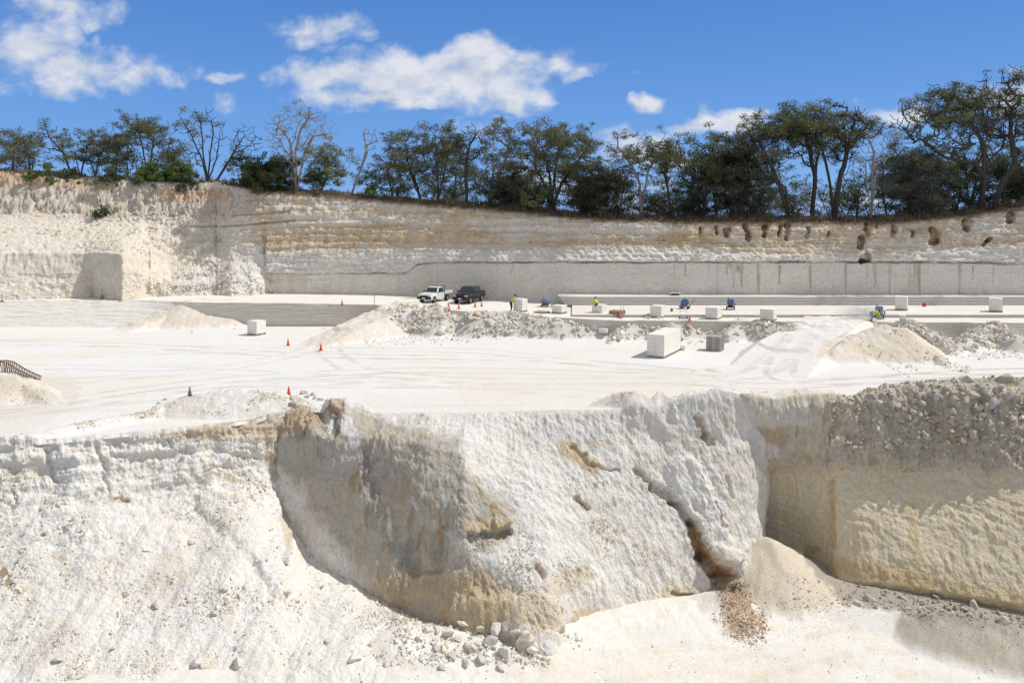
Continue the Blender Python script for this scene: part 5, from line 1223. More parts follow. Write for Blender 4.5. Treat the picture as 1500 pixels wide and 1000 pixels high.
# loose sawn pieces
for (px, py, z, w_, d_, h_, rz, lb) in ((1001, 512.5, .02, .36, .36, .4, psi, 'small white stone cube right of the long stone stack'), (871, 481.5, .75, .62, .5, .40, -.45, 'grey sawn offcut lying on the white rubble below the bench, upper one'),
                                        (884, 486.5, .55, .72, .5, .36, -.5, 'sawn offcut half buried in the rubble below the bench, lower one'), (1051, 488, .4, .16, .3, 1.05, .2, 'thin white slab standing upright behind the tall pallet stack'),
                                        (1322, 470, 1.6, .5, .6, .55, -.5, 'broken white slab on top of the right mound')):
    X0, Y0, _ = on_z(px, py, z); stone_block('stone_offcut', lb, 'stone offcut', w_, d_, h_, (X0, Y0, z-.03), rz, 1, 1)

# --- cones and posts
def cone_proto(mat, h, label, loc, group):
    t = thing('traffic_cone', label, 'traffic cone', loc, 0, group)
    bm = B(); box(bm, (0, 0, .02), (.38*h/.7, .38*h/.7, .04), .008); obj('base', bm, mat, t)
    bm = B(); cyl(bm, (0, 0, .038), (0, 0, h), .145*h/.7, .03, 16); obj('cone_body', bm, mat, t, True)
    return t
CONES = [('left one of two cones at the foot of the centre ramp', 422, 506, .0), ('right one of two cones at the foot of the centre ramp', 470, 513, .0), ('cone on the edge of the left berm near the boulders', 423, 578, .75),
         ('cone on the bench between the ramp mound and the thin pole', 501, 447, 2.2), ('front cone of the pair below the white ute', 658, 459, 1.75), ('back cone of the pair between the two utes', 657, 450, 2.0),
         ('cone in front of the dark ute grille', 672, 452.5, 1.92), ('short cone below the side of the dark ute', 696, 449, 1.93), ('cone at the rear corner of the dark ute', 705.5, 448.5, 1.9),
         ('cone standing before the reddish pallets', 909, 466.5, 1.58), ('cone right of the hand trolley on the bench', 1010, 469.5, 1.6)]
M_FADED = plain_mat('faded_orange_cone', (.74, .20, .11), rough=.55, var=.1)
cps = {}
for lb, px, py, z in CONES:
    loc = on_z(px, py, z)
    if z == 0 or z == .75: loc = (loc[0], loc[1], float(hf(np.array([loc[0]]), np.array([loc[1]]))[0])-.01)
    elif z > 1.5: loc = (loc[0], loc[1], max(float(np.interp(px, EDGE_X, EDGE_Z)), float(hf(np.array([loc[0]]), np.array([loc[1]]))[0]))-.02)
    lb = 'orange traffic '+lb
    k_ = z > 1.5
    if k_ not in cps: cps[k_] = cone_proto(M_FADED if k_ else M_ORANGE, .58, lb, loc, 'orange traffic cones')
    else: dup(cps[k_], loc, rnd.random(), lb)
p_ = on_z(278, 581, .78); cone_proto(M_GREYCONE, .5, 'small grey cone standing on the left berm', (p_[0], p_[1], float(hf(np.array([p_[0]]), np.array([p_[1]]))[0])-.02), None)
def post_proto(mat, h, label, loc, group, r=.05):
    t = thing('marker_post', label, 'marker post', loc, 0, group)
    bm = B(); cyl(bm, (0, 0, 0), (0, 0, .09), r*4.2, r*3.4, 14); obj('base', bm, M_RUB, t)
    bm = B(); cyl(bm, (0, 0, .08), (0, 0, h), r, r*.8, 10); obj('post', bm, mat, t, True)
    bm = B(); cyl(bm, (0, 0, h*.72), (0, 0, h*.84), r*1.08, r*1.06, 10); obj('reflector_band', bm, M_PLATE, t, True)
    return t
pp = post_proto(M_PINK, 1.0, 'faded orange marker post in front of the shaded stone pillar', on_z(149, 438, 2.28), 'faded orange marker posts')
dup(pp, on_z(3, 442, 2.3), 0, 'faded orange marker post at the far left edge of the bench')
dup(pp, (on_z(235, 428, 2.3)[0]+.9, 80.4, 2.32), 0, 'left of the two faded marker posts before the debris slope'); dup(pp, (on_z(238, 428, 2.3)[0]+.95, 80.6, 2.34), 0, 'right of the two faded marker posts before the debris slope')
def pole(label, px, base, top, z, r=.035):
    X, Y, _ = on_z(px, base, z); h = CZ-(top-HZ)/F*Y-z
    bm = B(); cyl(bm, (0, 0, 0), (0, 0, h), r, r*.85, 8); box(bm, (0, 0, .02), (.3, .3, .04)); o = obj('thin_pole', bm, M_GALV); o.location = (X, Y, z); tag(o, label, 'pole')
pole('thin dark pole on the bench above the ramp top', 548.5, 447, 433, 2.12)
pole('left of two thin poles behind the reddish pallets', 909.5, 461, 446, 1.86, .025); pole('right of two thin poles behind the reddish pallets', 913.5, 461, 446, 1.86, .025)

# --- vehicles (local +x is forward)
def wheel_(t, x, y, r, wd):
    e = bpy.data.objects.new('wheel', None); COL.objects.link(e); e.parent = t; e.location = (x, y, r); e.empty_display_size = .1
    bm = B(); cyl(bm, (0, -wd/2, 0), (0, wd/2, 0), r, r, 24)
    es = [e_ for e_ in bm.edges if e_.calc_face_angle(0) > 1]; bmesh.ops.bevel(bm, geom=es, offset=.035, segments=2, affect='EDGES'); obj('tyre', bm, M_RUB, e, True)
    s = 1 if y > 0 else -1
    bm = B(); cyl(bm, (0, s*wd*.36, 0), (0, s*(wd/2+.012), 0), r*.62, r*.56, 18)
    for k in range(6):
        a = k*math.pi/3; box(bm, (math.cos(a)*r*.33, s*(wd/2+.016), math.sin(a)*r*.33), (r*.42, .014, .06), 0, Euler((0, -a, 0)))
    obj('rim', bm, M_ALLOY, e)
def arch(cx, r, z0, n=8):
    return [(cx+r*math.cos(a), z0+r*math.sin(a)) for a in [math.pi*(k/n) for k in range(n, -1, -1)]]
def rev(l): return list(reversed(l))
def quad_panel(bm, pts, th):
    p = [Vector(q) for q in pts]; nrm = (p[1]-p[0]).cross(p[2]-p[0]).normalized()*th
    a = [bm.verts.new(q-nrm*.5) for q in p]; b = [bm.verts.new(q+nrm) for q in p]
    bm.faces.new(b); bm.faces.new(rev(a)); n = len(p)
    for i in range(n): bm.faces.new((a[i], a[(i+1) % n], b[(i+1) % n], b[i]))
    bmesh.ops.recalc_face_normals(bm, faces=bm.faces)
def ute(name, label, loc, rz, paint, L, W, zb, zbelt, zroof, cab, tray, wr, rim_dark=False):
    """cab=(x windscreen foot, x windscreen top, x roof end, x cab back)"""
    t = thing(name, label, 'ute', loc, rz)
    h = L/2; xf, xr = h-.82, -h+1.12; a = wr+.06
    body_back = -h if not tray else cab[3]
    prof = [(h-.02, zb+.05), (h, zbelt-.30), (h-.10, zbelt-.13), (h-.35, zbelt-.06), (cab[0], zbelt+.03), (cab[3], zbelt+.03)]
    if not tray: prof += [(cab[3]-.02, zbelt+.02), (-h+.02, zbelt+.02), (-h, zbelt-.05), (-h+.03, zb+.10)]
    else: prof += [(cab[3], zb)]
    under = []
    if not tray: under += [(xr-a, zb+.02)]+arch(xr, a, wr*.95)+[(xr+a, zb)]
    under += [(xf-a, zb)]+arch(xf, a, wr*.95)+[(xf+a, zb+.02)]
    bm = B(); prism(bm, prof+under, -W/2, W/2, .05, taper=lambda x, z: .05*max(0, (x-(h-.7))/.7)+.03*max(0, z-zbelt+.2)); obj('body', bm, paint, t)
    # bonnet bulge and doors lines
    bm = B(); prism(bm, [(h-.2, zbelt-.09), (cab[0]-.02, zbelt+.02), (cab[0]-.02, zbelt+.07), (h-.35, zbelt-.01)], -W*.36, W*.36, .02); obj('bonnet', bm, paint, t)
    # greenhouse
    wt = W/2-.22; wb = W/2-.03
    bm = B()
    lo = [(cab[0], wb, zbelt+.01), (cab[0], -wb, zbelt+.01), (cab[3], -wb, zbelt+.01), (cab[3], wb, zbelt+.01)]
    hi = [(cab[1], wt, zroof-.03), (cab[1], -wt, zroof-.03), (cab[2], -wt, zroof-.02), (cab[2], wt, zroof-.02)]
    va = [bm.verts.new(v) for v in lo]; vb = [bm.verts.new(v) for v in hi]
    bm.faces.new(rev(va)); bm.faces.new(vb)
    for i in range(4): bm.faces.new((va[i], va[(i+1) % 4], vb[(i+1) % 4], vb[i]))
    bmesh.ops.recalc_face_normals(bm, faces=bm.faces); bmesh.ops.bevel(bm, geom=bm.edges[:], offset=.05, segments=2, affect='EDGES'); obj('cab', bm, paint, t)
    def on_side(x, z, s):
        k = (z-zbelt)/(zroof-zbelt); return (x, s*(wb+(wt-wb)*k+.012), z)
    z0, z1 = zbelt+.06, zroof-.10
    k0 = (z0-zbelt)/(zroof-zbelt); k1 = (z1-zbelt)/(zroof-zbelt)
    fx = lambda k: cab[0]+(cab[1]-cab[0])*k+.02
    yw = lambda k: (wb+(wt-wb)*k)-.09
    bm = B(); quad_panel(bm, [(fx(k0), yw(k0), z0), (fx(k0), -yw(k0), z0), (fx(k1), -yw(k1), z1), (fx(k1), yw(k1), z1)], .015); obj('windscreen', bm, M_GLASS, t)
    n = 1 if tray else 2
    xa0, xa1 = fx(k0)-.18, fx(k1)-.14; xb = cab[3]+.12; xb1 = cab[2]+.1
    for s in (1, -1):
        for i in range(n):
            f0, f1 = i/n, (i+1)/n
            P0 = on_side(xa0+(xb-xa0)*f0-(.04 if i else 0), z0, s); P1 = on_side(xa0+(xb-xa0)*f1, z0, s); P2 = on_side(xa1+(xb1-xa1)*f1, z1, s); P3 = on_side(xa1+(xb1-xa1)*f0-(.04 if i else 0), z1, s)
            bm = B(); quad_panel(bm, [P0, P1, P2, P3], .012); o = obj('side_window', bm, M_GLASS, t)
        bm = B(); box(bm, (cab[0]-.28, s*(W/2+.10), zbelt+.14), (.10, .22, .17), .03); obj('mirror', bm, M_TRIM, t)
        bm = B(); box(bm, (h-.09, s*(W/2-.26), zbelt-.24), (.16, .36, .17), .03); obj('headlight', bm, M_LAMP, t)
        bm = B(); box(bm, (cab[3]+.42 if tray else cab[3]+.95, s*(W/2+.008), zbelt-.12), (.16, .02, .035), .006); obj('door_handle', bm, M_TRIM, t)
        bm = B(); box(bm, (cab[3]+.10, s*(W/2+.0), (zb+zbelt)/2+.05), (.012, .012, zbelt-zb-.12)); box(bm, (cab[0]-.02, s*(W/2+.0), (zb+zbelt)/2+.05), (.012, .012, zbelt-zb-.12)); obj('door_seam', bm, M_TRIM, t)
    bm = B(); box(bm, (h-.01, 0, zbelt-.27), (.06, W*.56, .22), .015)
    for k in range(3): box(bm, (h+.028, 0, zbelt-.34+k*.07), (.02, W*.52, .018))
    obj('grille', bm, M_TRIM, t)
    bm = B(); box(bm, (h-.02, 0, zb+.20), (.22, W*.98, .26), .05); obj('front_bumper', bm, M_TRIM, t)
    bm = B(); box(bm, (h+.10, 0, zb+.20), (.015, .40, .12)); obj('number_plate', bm, M_PLATE, t)
    for x in (xf, xr):
        for s in (1, -1): wheel_(t, x, s*(W/2-.13), wr, .25)
    if tray:
        bm = B(); box(bm, ((cab[3]-.06-h)/2, 0, zbelt-.22), (h+cab[3]-.06, W*1.02, .10), .01); obj('tray_floor', bm, M_GALV, t)
        for s in (1, -1):
            bm = B(); box(bm, ((cab[3]-.06-h)/2, s*(W*.51-.015), zbelt-.02), (h+cab[3]-.06, .03, .28), .008); obj('tray_side', bm, paint, t)
        bm = B(); box(bm, (-h, 0, zbelt-.02), (.03, W*1.0, .28), .008); obj('tailgate', bm, paint, t)
        bm = B()
        for s in (1, -1): cyl(bm, (cab[3]-.10, s*W*.46, zbelt-.2), (cab[3]-.10, s*W*.46, zroof+.02), .035)
        cyl(bm, (cab[3]-.10, -W*.46, zroof+.02), (cab[3]-.10, W*.46, zroof+.02), .035)
        for y in (-.4, 0, .4): cyl(bm, (cab[3]-.10, y, zbelt-.1), (cab[3]-.10, y, zroof), .02)
        obj('headboard', bm, M_TRIM, t)
        bm = B(); cyl(bm, (cab[1]-.5, .25, zroof-.02), (cab[1]-.5, .25, zroof+.13), .07, .06, 12); obj('beacon', bm, M_ORANGE, t)
        bm = B(); box(bm, ((cab[3]-h)/2, 0, zb+.12), (h+cab[3], .9, .14)); obj('chassis', bm, M_TRIM, t)
        for s in (1, -1):
            bm = B(); box(bm, (xr-.02, s*(W/2-.13), wr*2+.03), (.8, .3, .03), .01); obj('mudguard', bm, M_TRIM, t)
    else:
        bm = B(); box(bm, ((cab[3]-h)/2, 0, zbelt+.025), (h+cab[3]-.18, W-.22, .03)); obj('tub_cover', bm, M_TRIM, t)
        bm = B(); cyl(bm, (cab[3]-.35, -.7, zbelt+.03), (cab[3]-.18, -.7, zroof-.12), .04); cyl(bm, (cab[3]-.35, .7, zbelt+.03), (cab[3]-.18, .7, zroof-.12), .04); cyl(bm, (cab[3]-.18, -.7, zroof-.12), (cab[3]-.18, .7, zroof-.12), .04); obj('sports_bar', bm, M_TRIM, t)
        for s in (1, -1):
            bm = B(); box(bm, (.1, s*(W/2-.02), zb-.02), (2.2, .16, .05), .015); obj('side_step', bm, M_TRIM, t)
            bm = B(); prism(bm, [(x, z) for x, z in arch(xf, a+.05, wr*.95)]+rev(arch(xf, a-.01, wr*.95)), s*W/2-.02, s*W/2+.035); obj('wheel_flare', bm, M_TRIM, t)
            bm = B(); prism(bm, [(x, z) for x, z in arch(xr, a+.05, wr*.95)]+rev(arch(xr, a-.01, wr*.95)), s*W/2-.02, s*W/2+.035); obj('wheel_flare', bm, M_TRIM, t)
    return t
def face_cam(al): return math.atan2(-math.cos(al), -math.sin(al))
X0, Y0, _ = on_z(636, 444, 2.0)
ute('white_ute', 'white single cab ute with a flat tray parked left of the dark ute', (X0-.1, Y0+1.9, bz(636)-.01), face_cam(R(24)), M_WPAINT, 4.75, 1.72, .38, 1.02, 1.66, (.98, .38, -.48, -.62), True, .35).scale = (.95, .95, .95)
X0, Y0, _ = on_z(686, 445, 1.95)
ute('dark_ute', 'charcoal dual cab ute parked right of the white ute', (X0, Y0+2.1, bz(686)-.01), face_cam(R(20)), M_BPAINT, 5.25, 1.88, .45, 1.18, 1.86, (1.15, .48, -.95, -1.15), False, .40).scale = (.91, .91, .91)

# --- stone sawing machines
def saw(label, loc, rz, hood, sc=1.0):
    t = thing('stone_saw', label, 'stone saw', loc, rz); t.scale = (sc*.9, sc*.9, sc*.9)
    bm = B(); box(bm, (0, 0, .24), (1.15, .62, .08), .01); box(bm, (.1, 0, .36), (.7, .5, .18), .02); obj('chassis', bm, M_STEEL, t)
    for x in (-.38, .38):
        for y in (-.36, .36):
            bm = B(); cyl(bm, (x, y-.05, .13), (x, y+.05, .13), .13, .13, 16); obj('wheel', bm, M_RUB, t, True)
    bm = B(); prism(bm, [(-.42, .44), (.34, .44), (.40, .72), (.22, 1.02), (-.30, 1.02), (-.44, .80)], -.30, .30, .05); obj('hood', bm, hood, t)
    bm = B(); prism(bm, [(.25+.36*math.cos(a), .30+.36*math.sin(a)) for a in [k*math.pi/12 for k in range(13)]], -.44, -.36, .01); obj('blade_guard', bm, M_STEEL, t)
    bm = B(); cyl(bm, (.25, -.41, .30), (.25, -.39, .30), .30, .30, 28); obj('saw_blade', bm, M_GALV, t)
    bm = B()
    for y in (-.22, .22): cyl(bm, (-.50, y, .28), (-.95, y, .92), .022); cyl(bm, (-.95, y, .92), (-1.08, y, .94), .026)
    cyl(bm, (-.80, -.22, .71), (-.80, .22, .71), .018); obj('handlebar', bm, M_STEEL, t)
    bm = B(); cyl(bm, (.0, .18, 1.0), (.0, .18, 1.18), .035, .035, 10); obj('exhaust', bm, M_STEEL, t)
    bm = B(); box(bm, (.50, .1, .46), (.22, .34, .30), .03); obj('radiator', bm, M_GALV, t)
    return t
saw('dusty blue stone saw behind the single empty pallet', (*on_z(798, 449, 1.7)[:2], 1.68), R(80), M_DUSTY, .95)
saw('blue stone saw behind the hand trolley, seen from the side', (*on_z(1003, 452, 1.86)[:2], 1.86), R(160), M_BLUE, 1.0)
saw('blue stone saw near the steps, seen end on', (*on_z(1070, 453, 1.86)[:2], 1.86), R(75), M_BLUE, 1.08)
saw('dusty blue stone saw in front of the bending dusty worker', (*on_z(1288, 466, 1.6)[:2], 1.62), R(60), M_DUSTY, 1.15)

# --- people
def skin_obj(name, verts, edges, mat, parent, root=0, sub=1):
    bm = B(); lay = bm.verts.layers.skin.verify(); vs = []
    for i, (p, r) in enumerate(verts):
        v = bm.verts.new(p); v[lay].radius = (r, r) if not isinstance(r, tuple) else r; v[lay].use_root = (i == root); vs.append(v)
    for a, b in edges: bm.edges.new((vs[a], vs[b]))
    me = bpy.data.meshes.new(name); bm.to_mesh(me); bm.free(); me.materials.append(mat)
    o = bpy.data.objects.new(name, me); COL.objects.link(o); o.parent = parent
    m = o.modifiers.new('skin', 'SKIN'); m.use_smooth_shade = True
    s = o.modifiers.new('sub', 'SUBSURF'); s.levels = sub; s.render_levels = sub
    return o
def person(label, loc, rz, J, shirt, trousers, hat=M_HAT):
    """J: joint positions (local, facing +x)"""
    t = thing('person', label, 'person', loc, rz)
    V = lambda k: Vector(J[k])
    names = ['pelvis', 'belly', 'chest', 'neck', 'head', 'crown', 'shl', 'ell', 'wrl', 'shr', 'elr', 'wrr', 'hpl', 'knl', 'anl', 'tol', 'hpr', 'knr', 'anr', 'tor']
    rad = [.12, .115, .135, .05, .085, .07, .06, .042, .030, .06, .042, .030, .085, .058, .042, .035, .085, .058, .042, .035]
    E = [(0, 1), (1, 2), (2, 3), (3, 4), (4, 5), (2, 6), (6, 7), (7, 8), (2, 9), (9, 10), (10, 11), (0, 12), (12, 13), (13, 14), (14, 15), (0, 16), (16, 17), (17, 18), (18, 19)]
    verts = [(V(n), r) for n, r in zip(names, rad)]
    # hands: palm and five fingers
    for s, wr, el in (('l', 8, 7), ('r', 11, 10)):
        w = verts[wr][0]; d = (w-verts[el][0]).normalized(); side = d.cross(Vector((0, 0, 1)));
        side = side.normalized() if side.length > .1 else Vector((1, 0, 0))
        pi_ = len(verts); verts.append((w+d*.075, (.036, .018))); E.append((wr, pi_))
        for k in range(4):
            a = w+d*(.115)+side*(-.03+k*.02); b = a+d*(.04+.008*(k in (1, 2)))+Vector((0, 0, -.012)); 
            i1 = len(verts); verts.append((a, .0095)); verts.append((b, .008)); E += [(pi_, i1), (i1, i1+1)]
        a = w+d*.06+side*.045; i1 = len(verts); verts.append((a, .011)); verts.append((a+d*.03+side*.018, .009)); E += [(pi_, i1), (i1, i1+1)]
    skin_obj('body', verts, E, M_SKIN, t, 0)
    hd = (V('crown')-V('head')).normalized(); fw = Vector(J['face']).normalized(); c0 = (V('head')+V('crown'))/2
    sd = hd.cross(fw).normalized()
    # face: nose, eyes, mouth, ears in one mesh on the head
    bm = B()
    cyl(bm, c0+fw*.075-hd*.005, c0+fw*.115-hd*.03, .010, .016, 8)
    for s in (1, -1): box(bm, c0+sd*s*.088-hd*.01, (.03, .018, .055), .006)
    obj('nose_and_ears', bm, M_SKIN, t)
    for s in (1, -1):
        bm = B(); bmesh.ops.create_uvsphere(bm, u_segments=8, v_segments=6, radius=.013, matrix=Matrix.Translation(c0+fw*.082+sd*s*.032+hd*.008)); obj('eye', bm, M_TRIM, t)
    bm = B(); box(bm, c0+fw*.086-hd*.062, (.02, .045, .010), .003); obj('mouth', bm, M_SKIN, t)
    bm = B(); q = hd.to_track_quat('Z', 'Y').to_matrix().to_4x4()
    bmesh.ops.create_uvsphere(bm, u_segments=14, v_segments=8, radius=.105, matrix=Matrix.Translation(c0+hd*.035-fw*.012) @ q @ Matrix.Diagonal((1, 1, .95, 1)))
    bmesh.ops.delete(bm, geom=[v for v in bm.verts if (v.co-c0-hd*.02).dot(hd) < 0], context='VERTS')
    cyl(bm, c0+hd*.03+fw*.02, c0+hd*.022+fw*.16, .07, .06, 10); obj('cap', bm, hat, t, True)
    sv = [(V('belly')*.6+V('pelvis')*.4, .15), (V('belly'), .145), (V('chest'), .165), (V('chest').lerp(V('neck'), .7), .075), (V('shl'), .085), (V('ell'), .062), (V('ell').lerp(V('wrl'), .75), .046), (V('shr'), .085), (V('elr'), .062), (V('elr').lerp(V('wrr'), .75), .046)]
    skin_obj('shirt', sv, [(0, 1), (1, 2), (2, 3), (2, 4), (4, 5), (5, 6), (2, 7), (7, 8), (8, 9)], shirt, t, 2)
    tv = [(V('pelvis'), .145), (V('pelvis').lerp(V('belly'), .45), .13), (V('hpl'), .105), (V('knl'), .078), (V('anl'), .06), (V('hpr'), .105), (V('knr'), .078), (V('anr'), .06)]
    skin_obj('trousers', tv, [(0, 1), (0, 2), (2, 3), (3, 4), (0, 5), (5, 6), (6, 7)], trousers, t, 0)
    for a, b in (('anl', 'tol'), ('anr', 'tor')):
        skin_obj('boot', [(V(a)+Vector((0, 0, .05)), .055), (V(a)+Vector((-.02, 0, -.03)), .05), (V(b), .045)], [(0, 1), (1, 2)], M_TRIM, t)
    return t
def pose(hip, lean, knee=.0, reach=.45, hz=.55, spread=.13):
    """simple bending figure facing +x: hip height, lean angle from vertical"""
    s, c_ = math.sin(lean), math.cos(lean); J = {}
    p = Vector((0, 0, hip)); up = Vector((s, 0, c_))
    J['pelvis'] = p; J['belly'] = p+up*.22; J['chest'] = p+up*.44; J['neck'] = p+up*.60
    hl = lean*.75; hu = Vector((math.sin(hl), 0, math.cos(hl)))
    J['head'] = J['neck']+hu*.10+Vector((.01, 0, 0)); J['crown'] = J['head']+hu*.12; J['face'] = Vector((math.cos(hl), 0, -math.sin(hl)))
    for s_, k in ((1, 'l'), (-1, 'r')):
        sh = p+up*.52+Vector((0, s_*.20, 0)); J['sh'+k] = sh
        wr = sh+Vector((reach, s_*-.05, hz-sh.z)) if True else sh
        d = wr-sh
        if d.length > .52: wr = sh+d.normalized()*.52
        J['wr'+k] = wr; J['el'+k] = (sh+wr)/2+Vector((-.05, s_*.07, -.06))
        J['hp'+k] = p+Vector((0, s_*.10, -.06)); st = .12*s_
        J['kn'+k] = Vector((knee+st*.6, s_*spread, (hip-.06)*.52)); J['an'+k] = Vector((-.02+st, s_*(spread+.02), .09)); J['to'+k] = Vector((.14+st, s_*(spread+.04), .045))
    return J
pz = 1.78
person('person in a yellow work shirt and navy trousers bending over the tall block', (on_z(748.5, 457, pz)[0], on_z(748.5, 457, pz)[1]+.15, pz-.01), R(35), pose(.90, R(38), .06, .42, .95), M_VIS, M_NAVY)
person('person in a yellow work shirt bent down behind a block, back turned', (on_z(876, 461, 1.86)[0]+.05, 69.1, 1.855), R(95), pose(.78, R(52), .20, .35, .45), M_VIS, M_NAVY)
person('person in a yellow shirt and dusty grey trousers stooping at the dusty saw', (on_z(1276, 470, 1.6)[0], on_z(1276, 470, 1.6)[1], 1.60), R(12), pose(.74, R(84), .16, .35, .35), M_VIS, M_DUSTTR)

# --- small items
t = thing('hand_trolley', 'thin white hand trolley between two blocks on the bench', 'hand trolley', (*on_z(1001, 467, 1.6)[:2], 1.60), R(-20))
bm = B()
for x in (-.28, .28): cyl(bm, (x, 0, .12), (x, .10, 1.12), .018)
for z in (.35, .7, 1.12): cyl(bm, (-.28, .02+z*.08, z), (.28, .02+z*.08, z), .014)
obj('frame', bm, M_GALV, t)
bm = B(); box(bm, (0, -.16, .10), (.62, .34, .03)); obj('toe_plate', bm, M_STEEL, t)
for x in (-.34, .34):
    bm = B(); cyl(bm, (x-.035, .06, .12), (x+.035, .06, .12), .12, .12, 16); obj('wheel', bm, M_RUB, t, True)
t = thing('low_trestle', 'low white edged trestle on the top step by the wall', 'trestle', (*on_z(989, 437.6, 2.72)[:2], 2.72), R(0)); t.location.y = 77.0; t.location.x = (989-750)/F*77.0
bm = B(); box(bm, (0, 0, .27), (1.05, .5, .05), .01); obj('top', bm, M_WPAINT, t)
for x in (-.5, .5):
    for y in (-.2, .2):
        bm = B(); box(bm, (x, y, .125), (.05, .05, .25)); obj('leg', bm, M_WPAINT, t)
bm = B(); box(bm, (-.02, .02, .10), (.85, .36, .16), .02); obj('crate', bm, M_STEEL, t)
t = thing('fuel_can', 'small red fuel can on the right terrace near the steps', 'fuel can', (*on_z(1354, 449, 1.86)[:2], 1.86), .4)
bm = B(); box(bm, (0, 0, .17), (.36, .2, .34), .04); obj('can_body', bm, M_RED, t)
bm = B(); cyl(bm, (.1, 0, .33), (.15, 0, .43), .03, .025); obj('spout', bm, M_TRIM, t)
bm = B(); cyl(bm, (-.12, 0, .40), (.05, 0, .40), .014); cyl(bm, (-.12, 0, .33), (-.12, 0, .40), .014); cyl(bm, (.05, 0, .33), (.05, 0, .40), .014); obj('handle', bm, M_RED, t)
t = thing('bucket', 'small dark bucket on the terrace left of the trolley', 'bucket', (*on_z(984, 456, 1.86)[:2], 1.86), 0)
bm = B(); cyl(bm, (0, 0, 0), (0, 0, .28), .11, .14, 14); obj('pail', bm, M_GREYCONE, t, True)
bm = B()
for k in range(8):
    a, b = math.pi*k/8, math.pi*(k+1)/8; cyl(bm, (.14*math.cos(a), 0, .28+.12*math.sin(a)), (.14*math.cos(b), 0, .28+.12*math.sin(b)), .008, None, 6)
obj('bail', bm, M_GALV, t)
# --- rusty boom lying behind the left mound
Yb_ = 44.6
t = thing('steel_boom', 'rusty lattice boom lying behind the mound at the left edge', 'lattice boom', at(10, 548, Yb_))
base = Vector(at(10, 548, Yb_))
top_px = [(-70, 545), (-40, 535), (-15, 530.5), (2, 530), (12, 532), (26, 541), (40, 548), (53, 553.5)]
bot_px = [(-70, 556), (-40, 550), (-15, 547), (2, 546.5), (12, 547), (26, 553), (40, 557), (52, 558)]
def lerp_px(pts, f):
    x = f*(len(pts)-1); i = min(int(x), len(pts)-2); u = x-i; return (pts[i][0]*(1-u)+pts[i+1][0]*u, pts[i][1]*(1-u)+pts[i+1][1]*u)
def W3(p, dy): return Vector(at(p[0], p[1], Yb_))+Vector((0, dy, 0))-base
for nm, pts, r in (('upper_chord', top_px, .035), ('lower_chord', bot_px, .03)):
    for dy in (0, .5):
        bm = B()
        for a, b in zip(pts[:-1], pts[1:]): cyl(bm, W3(a, dy), W3(b, dy), r, None, 8)
        obj(nm, bm, M_RUST, t)
bm = B(); n = 26
for k in range(n):
    a = lerp_px(top_px, k/n); b = lerp_px(bot_px, (k+.5)/n); c2 = lerp_px(top_px, (k+1)/n)
    for dy in (0, .5): cyl(bm, W3(a, dy), W3(b, dy), .014, None, 6); cyl(bm, W3(b, dy), W3(c2, dy), .014, None, 6)
    cyl(bm, W3(a, 0), W3(a, .5), .012, None, 6)
obj('lacing', bm, M_RUST, t)

# --- fine stone dust hanging over two of the saws
def dust(label, c_, r_, den, sd):
    m = bpy.data.materials.new('stone_dust'); m.use_nodes = True; nt = m.node_tree; nt.nodes.clear(); L = nt.links.new
    out = nt.nodes.new('ShaderNodeOutputMaterial'); v = nt.nodes.new('ShaderNodeVolumePrincipled'); L(v.outputs[0], out.inputs['Volume'])
    v.inputs['Color'].default_value = (.93, .92, .90, 1); v.inputs['Anisotropy'].default_value = .2
    tc = nt.nodes.new('ShaderNodeTexCoord'); n = nd(nt, 'ShaderNodeTexNoise', Scale=2.2, Detail=4.0, Roughness=.6); L(tc.outputs['Object'], n.inputs['Vector'])
    ln = nd(nt, 'ShaderNodeVectorMath', operation='LENGTH'); L(tc.outputs['Object'], ln.inputs[0])
    fa = nd(nt, 'ShaderNodeMapRange'); fa.inputs[1].default_value = 1.0; fa.inputs[2].default_value = .15; L(ln.outputs['Value'], fa.inputs[0])
    nr = nd(nt, 'ShaderNodeMapRange'); nr.inputs[1].default_value = .38; nr.inputs[2].default_value = .7; L(n.outputs['Fac'], nr.inputs[0])
    mu = nd(nt, 'ShaderNodeMath', operation='MULTIPLY'); L(fa.outputs[0], mu.inputs[0]); L(nr.outputs[0], mu.inputs[1])
    m2 = nd(nt, 'ShaderNodeMath', operation='MULTIPLY'); m2.inputs[1].default_value = den; L(mu.outputs[0], m2.inputs[0]); L(m2.outputs[0], v.inputs['Density'])
    bm = B(); bmesh.ops.create_icosphere(bm, subdivisions=3, radius=1.0); o = obj('dust_cloud', bm, m); o.location = c_; o.scale = r_
    tag(o, label, None, None, 'stuff')
dust('thin white stone dust over the saw on the right bench', (*on_z(1262, 468, 1.6)[:2], 2.15), (2.6, 1.3, 1.0), 1.5, 1)
dust('thin white stone dust behind the dusty saw in the middle', (*on_z(818, 448, 1.8)[:2], 2.5), (2.2, 1.4, 1.2), 1.0, 2)
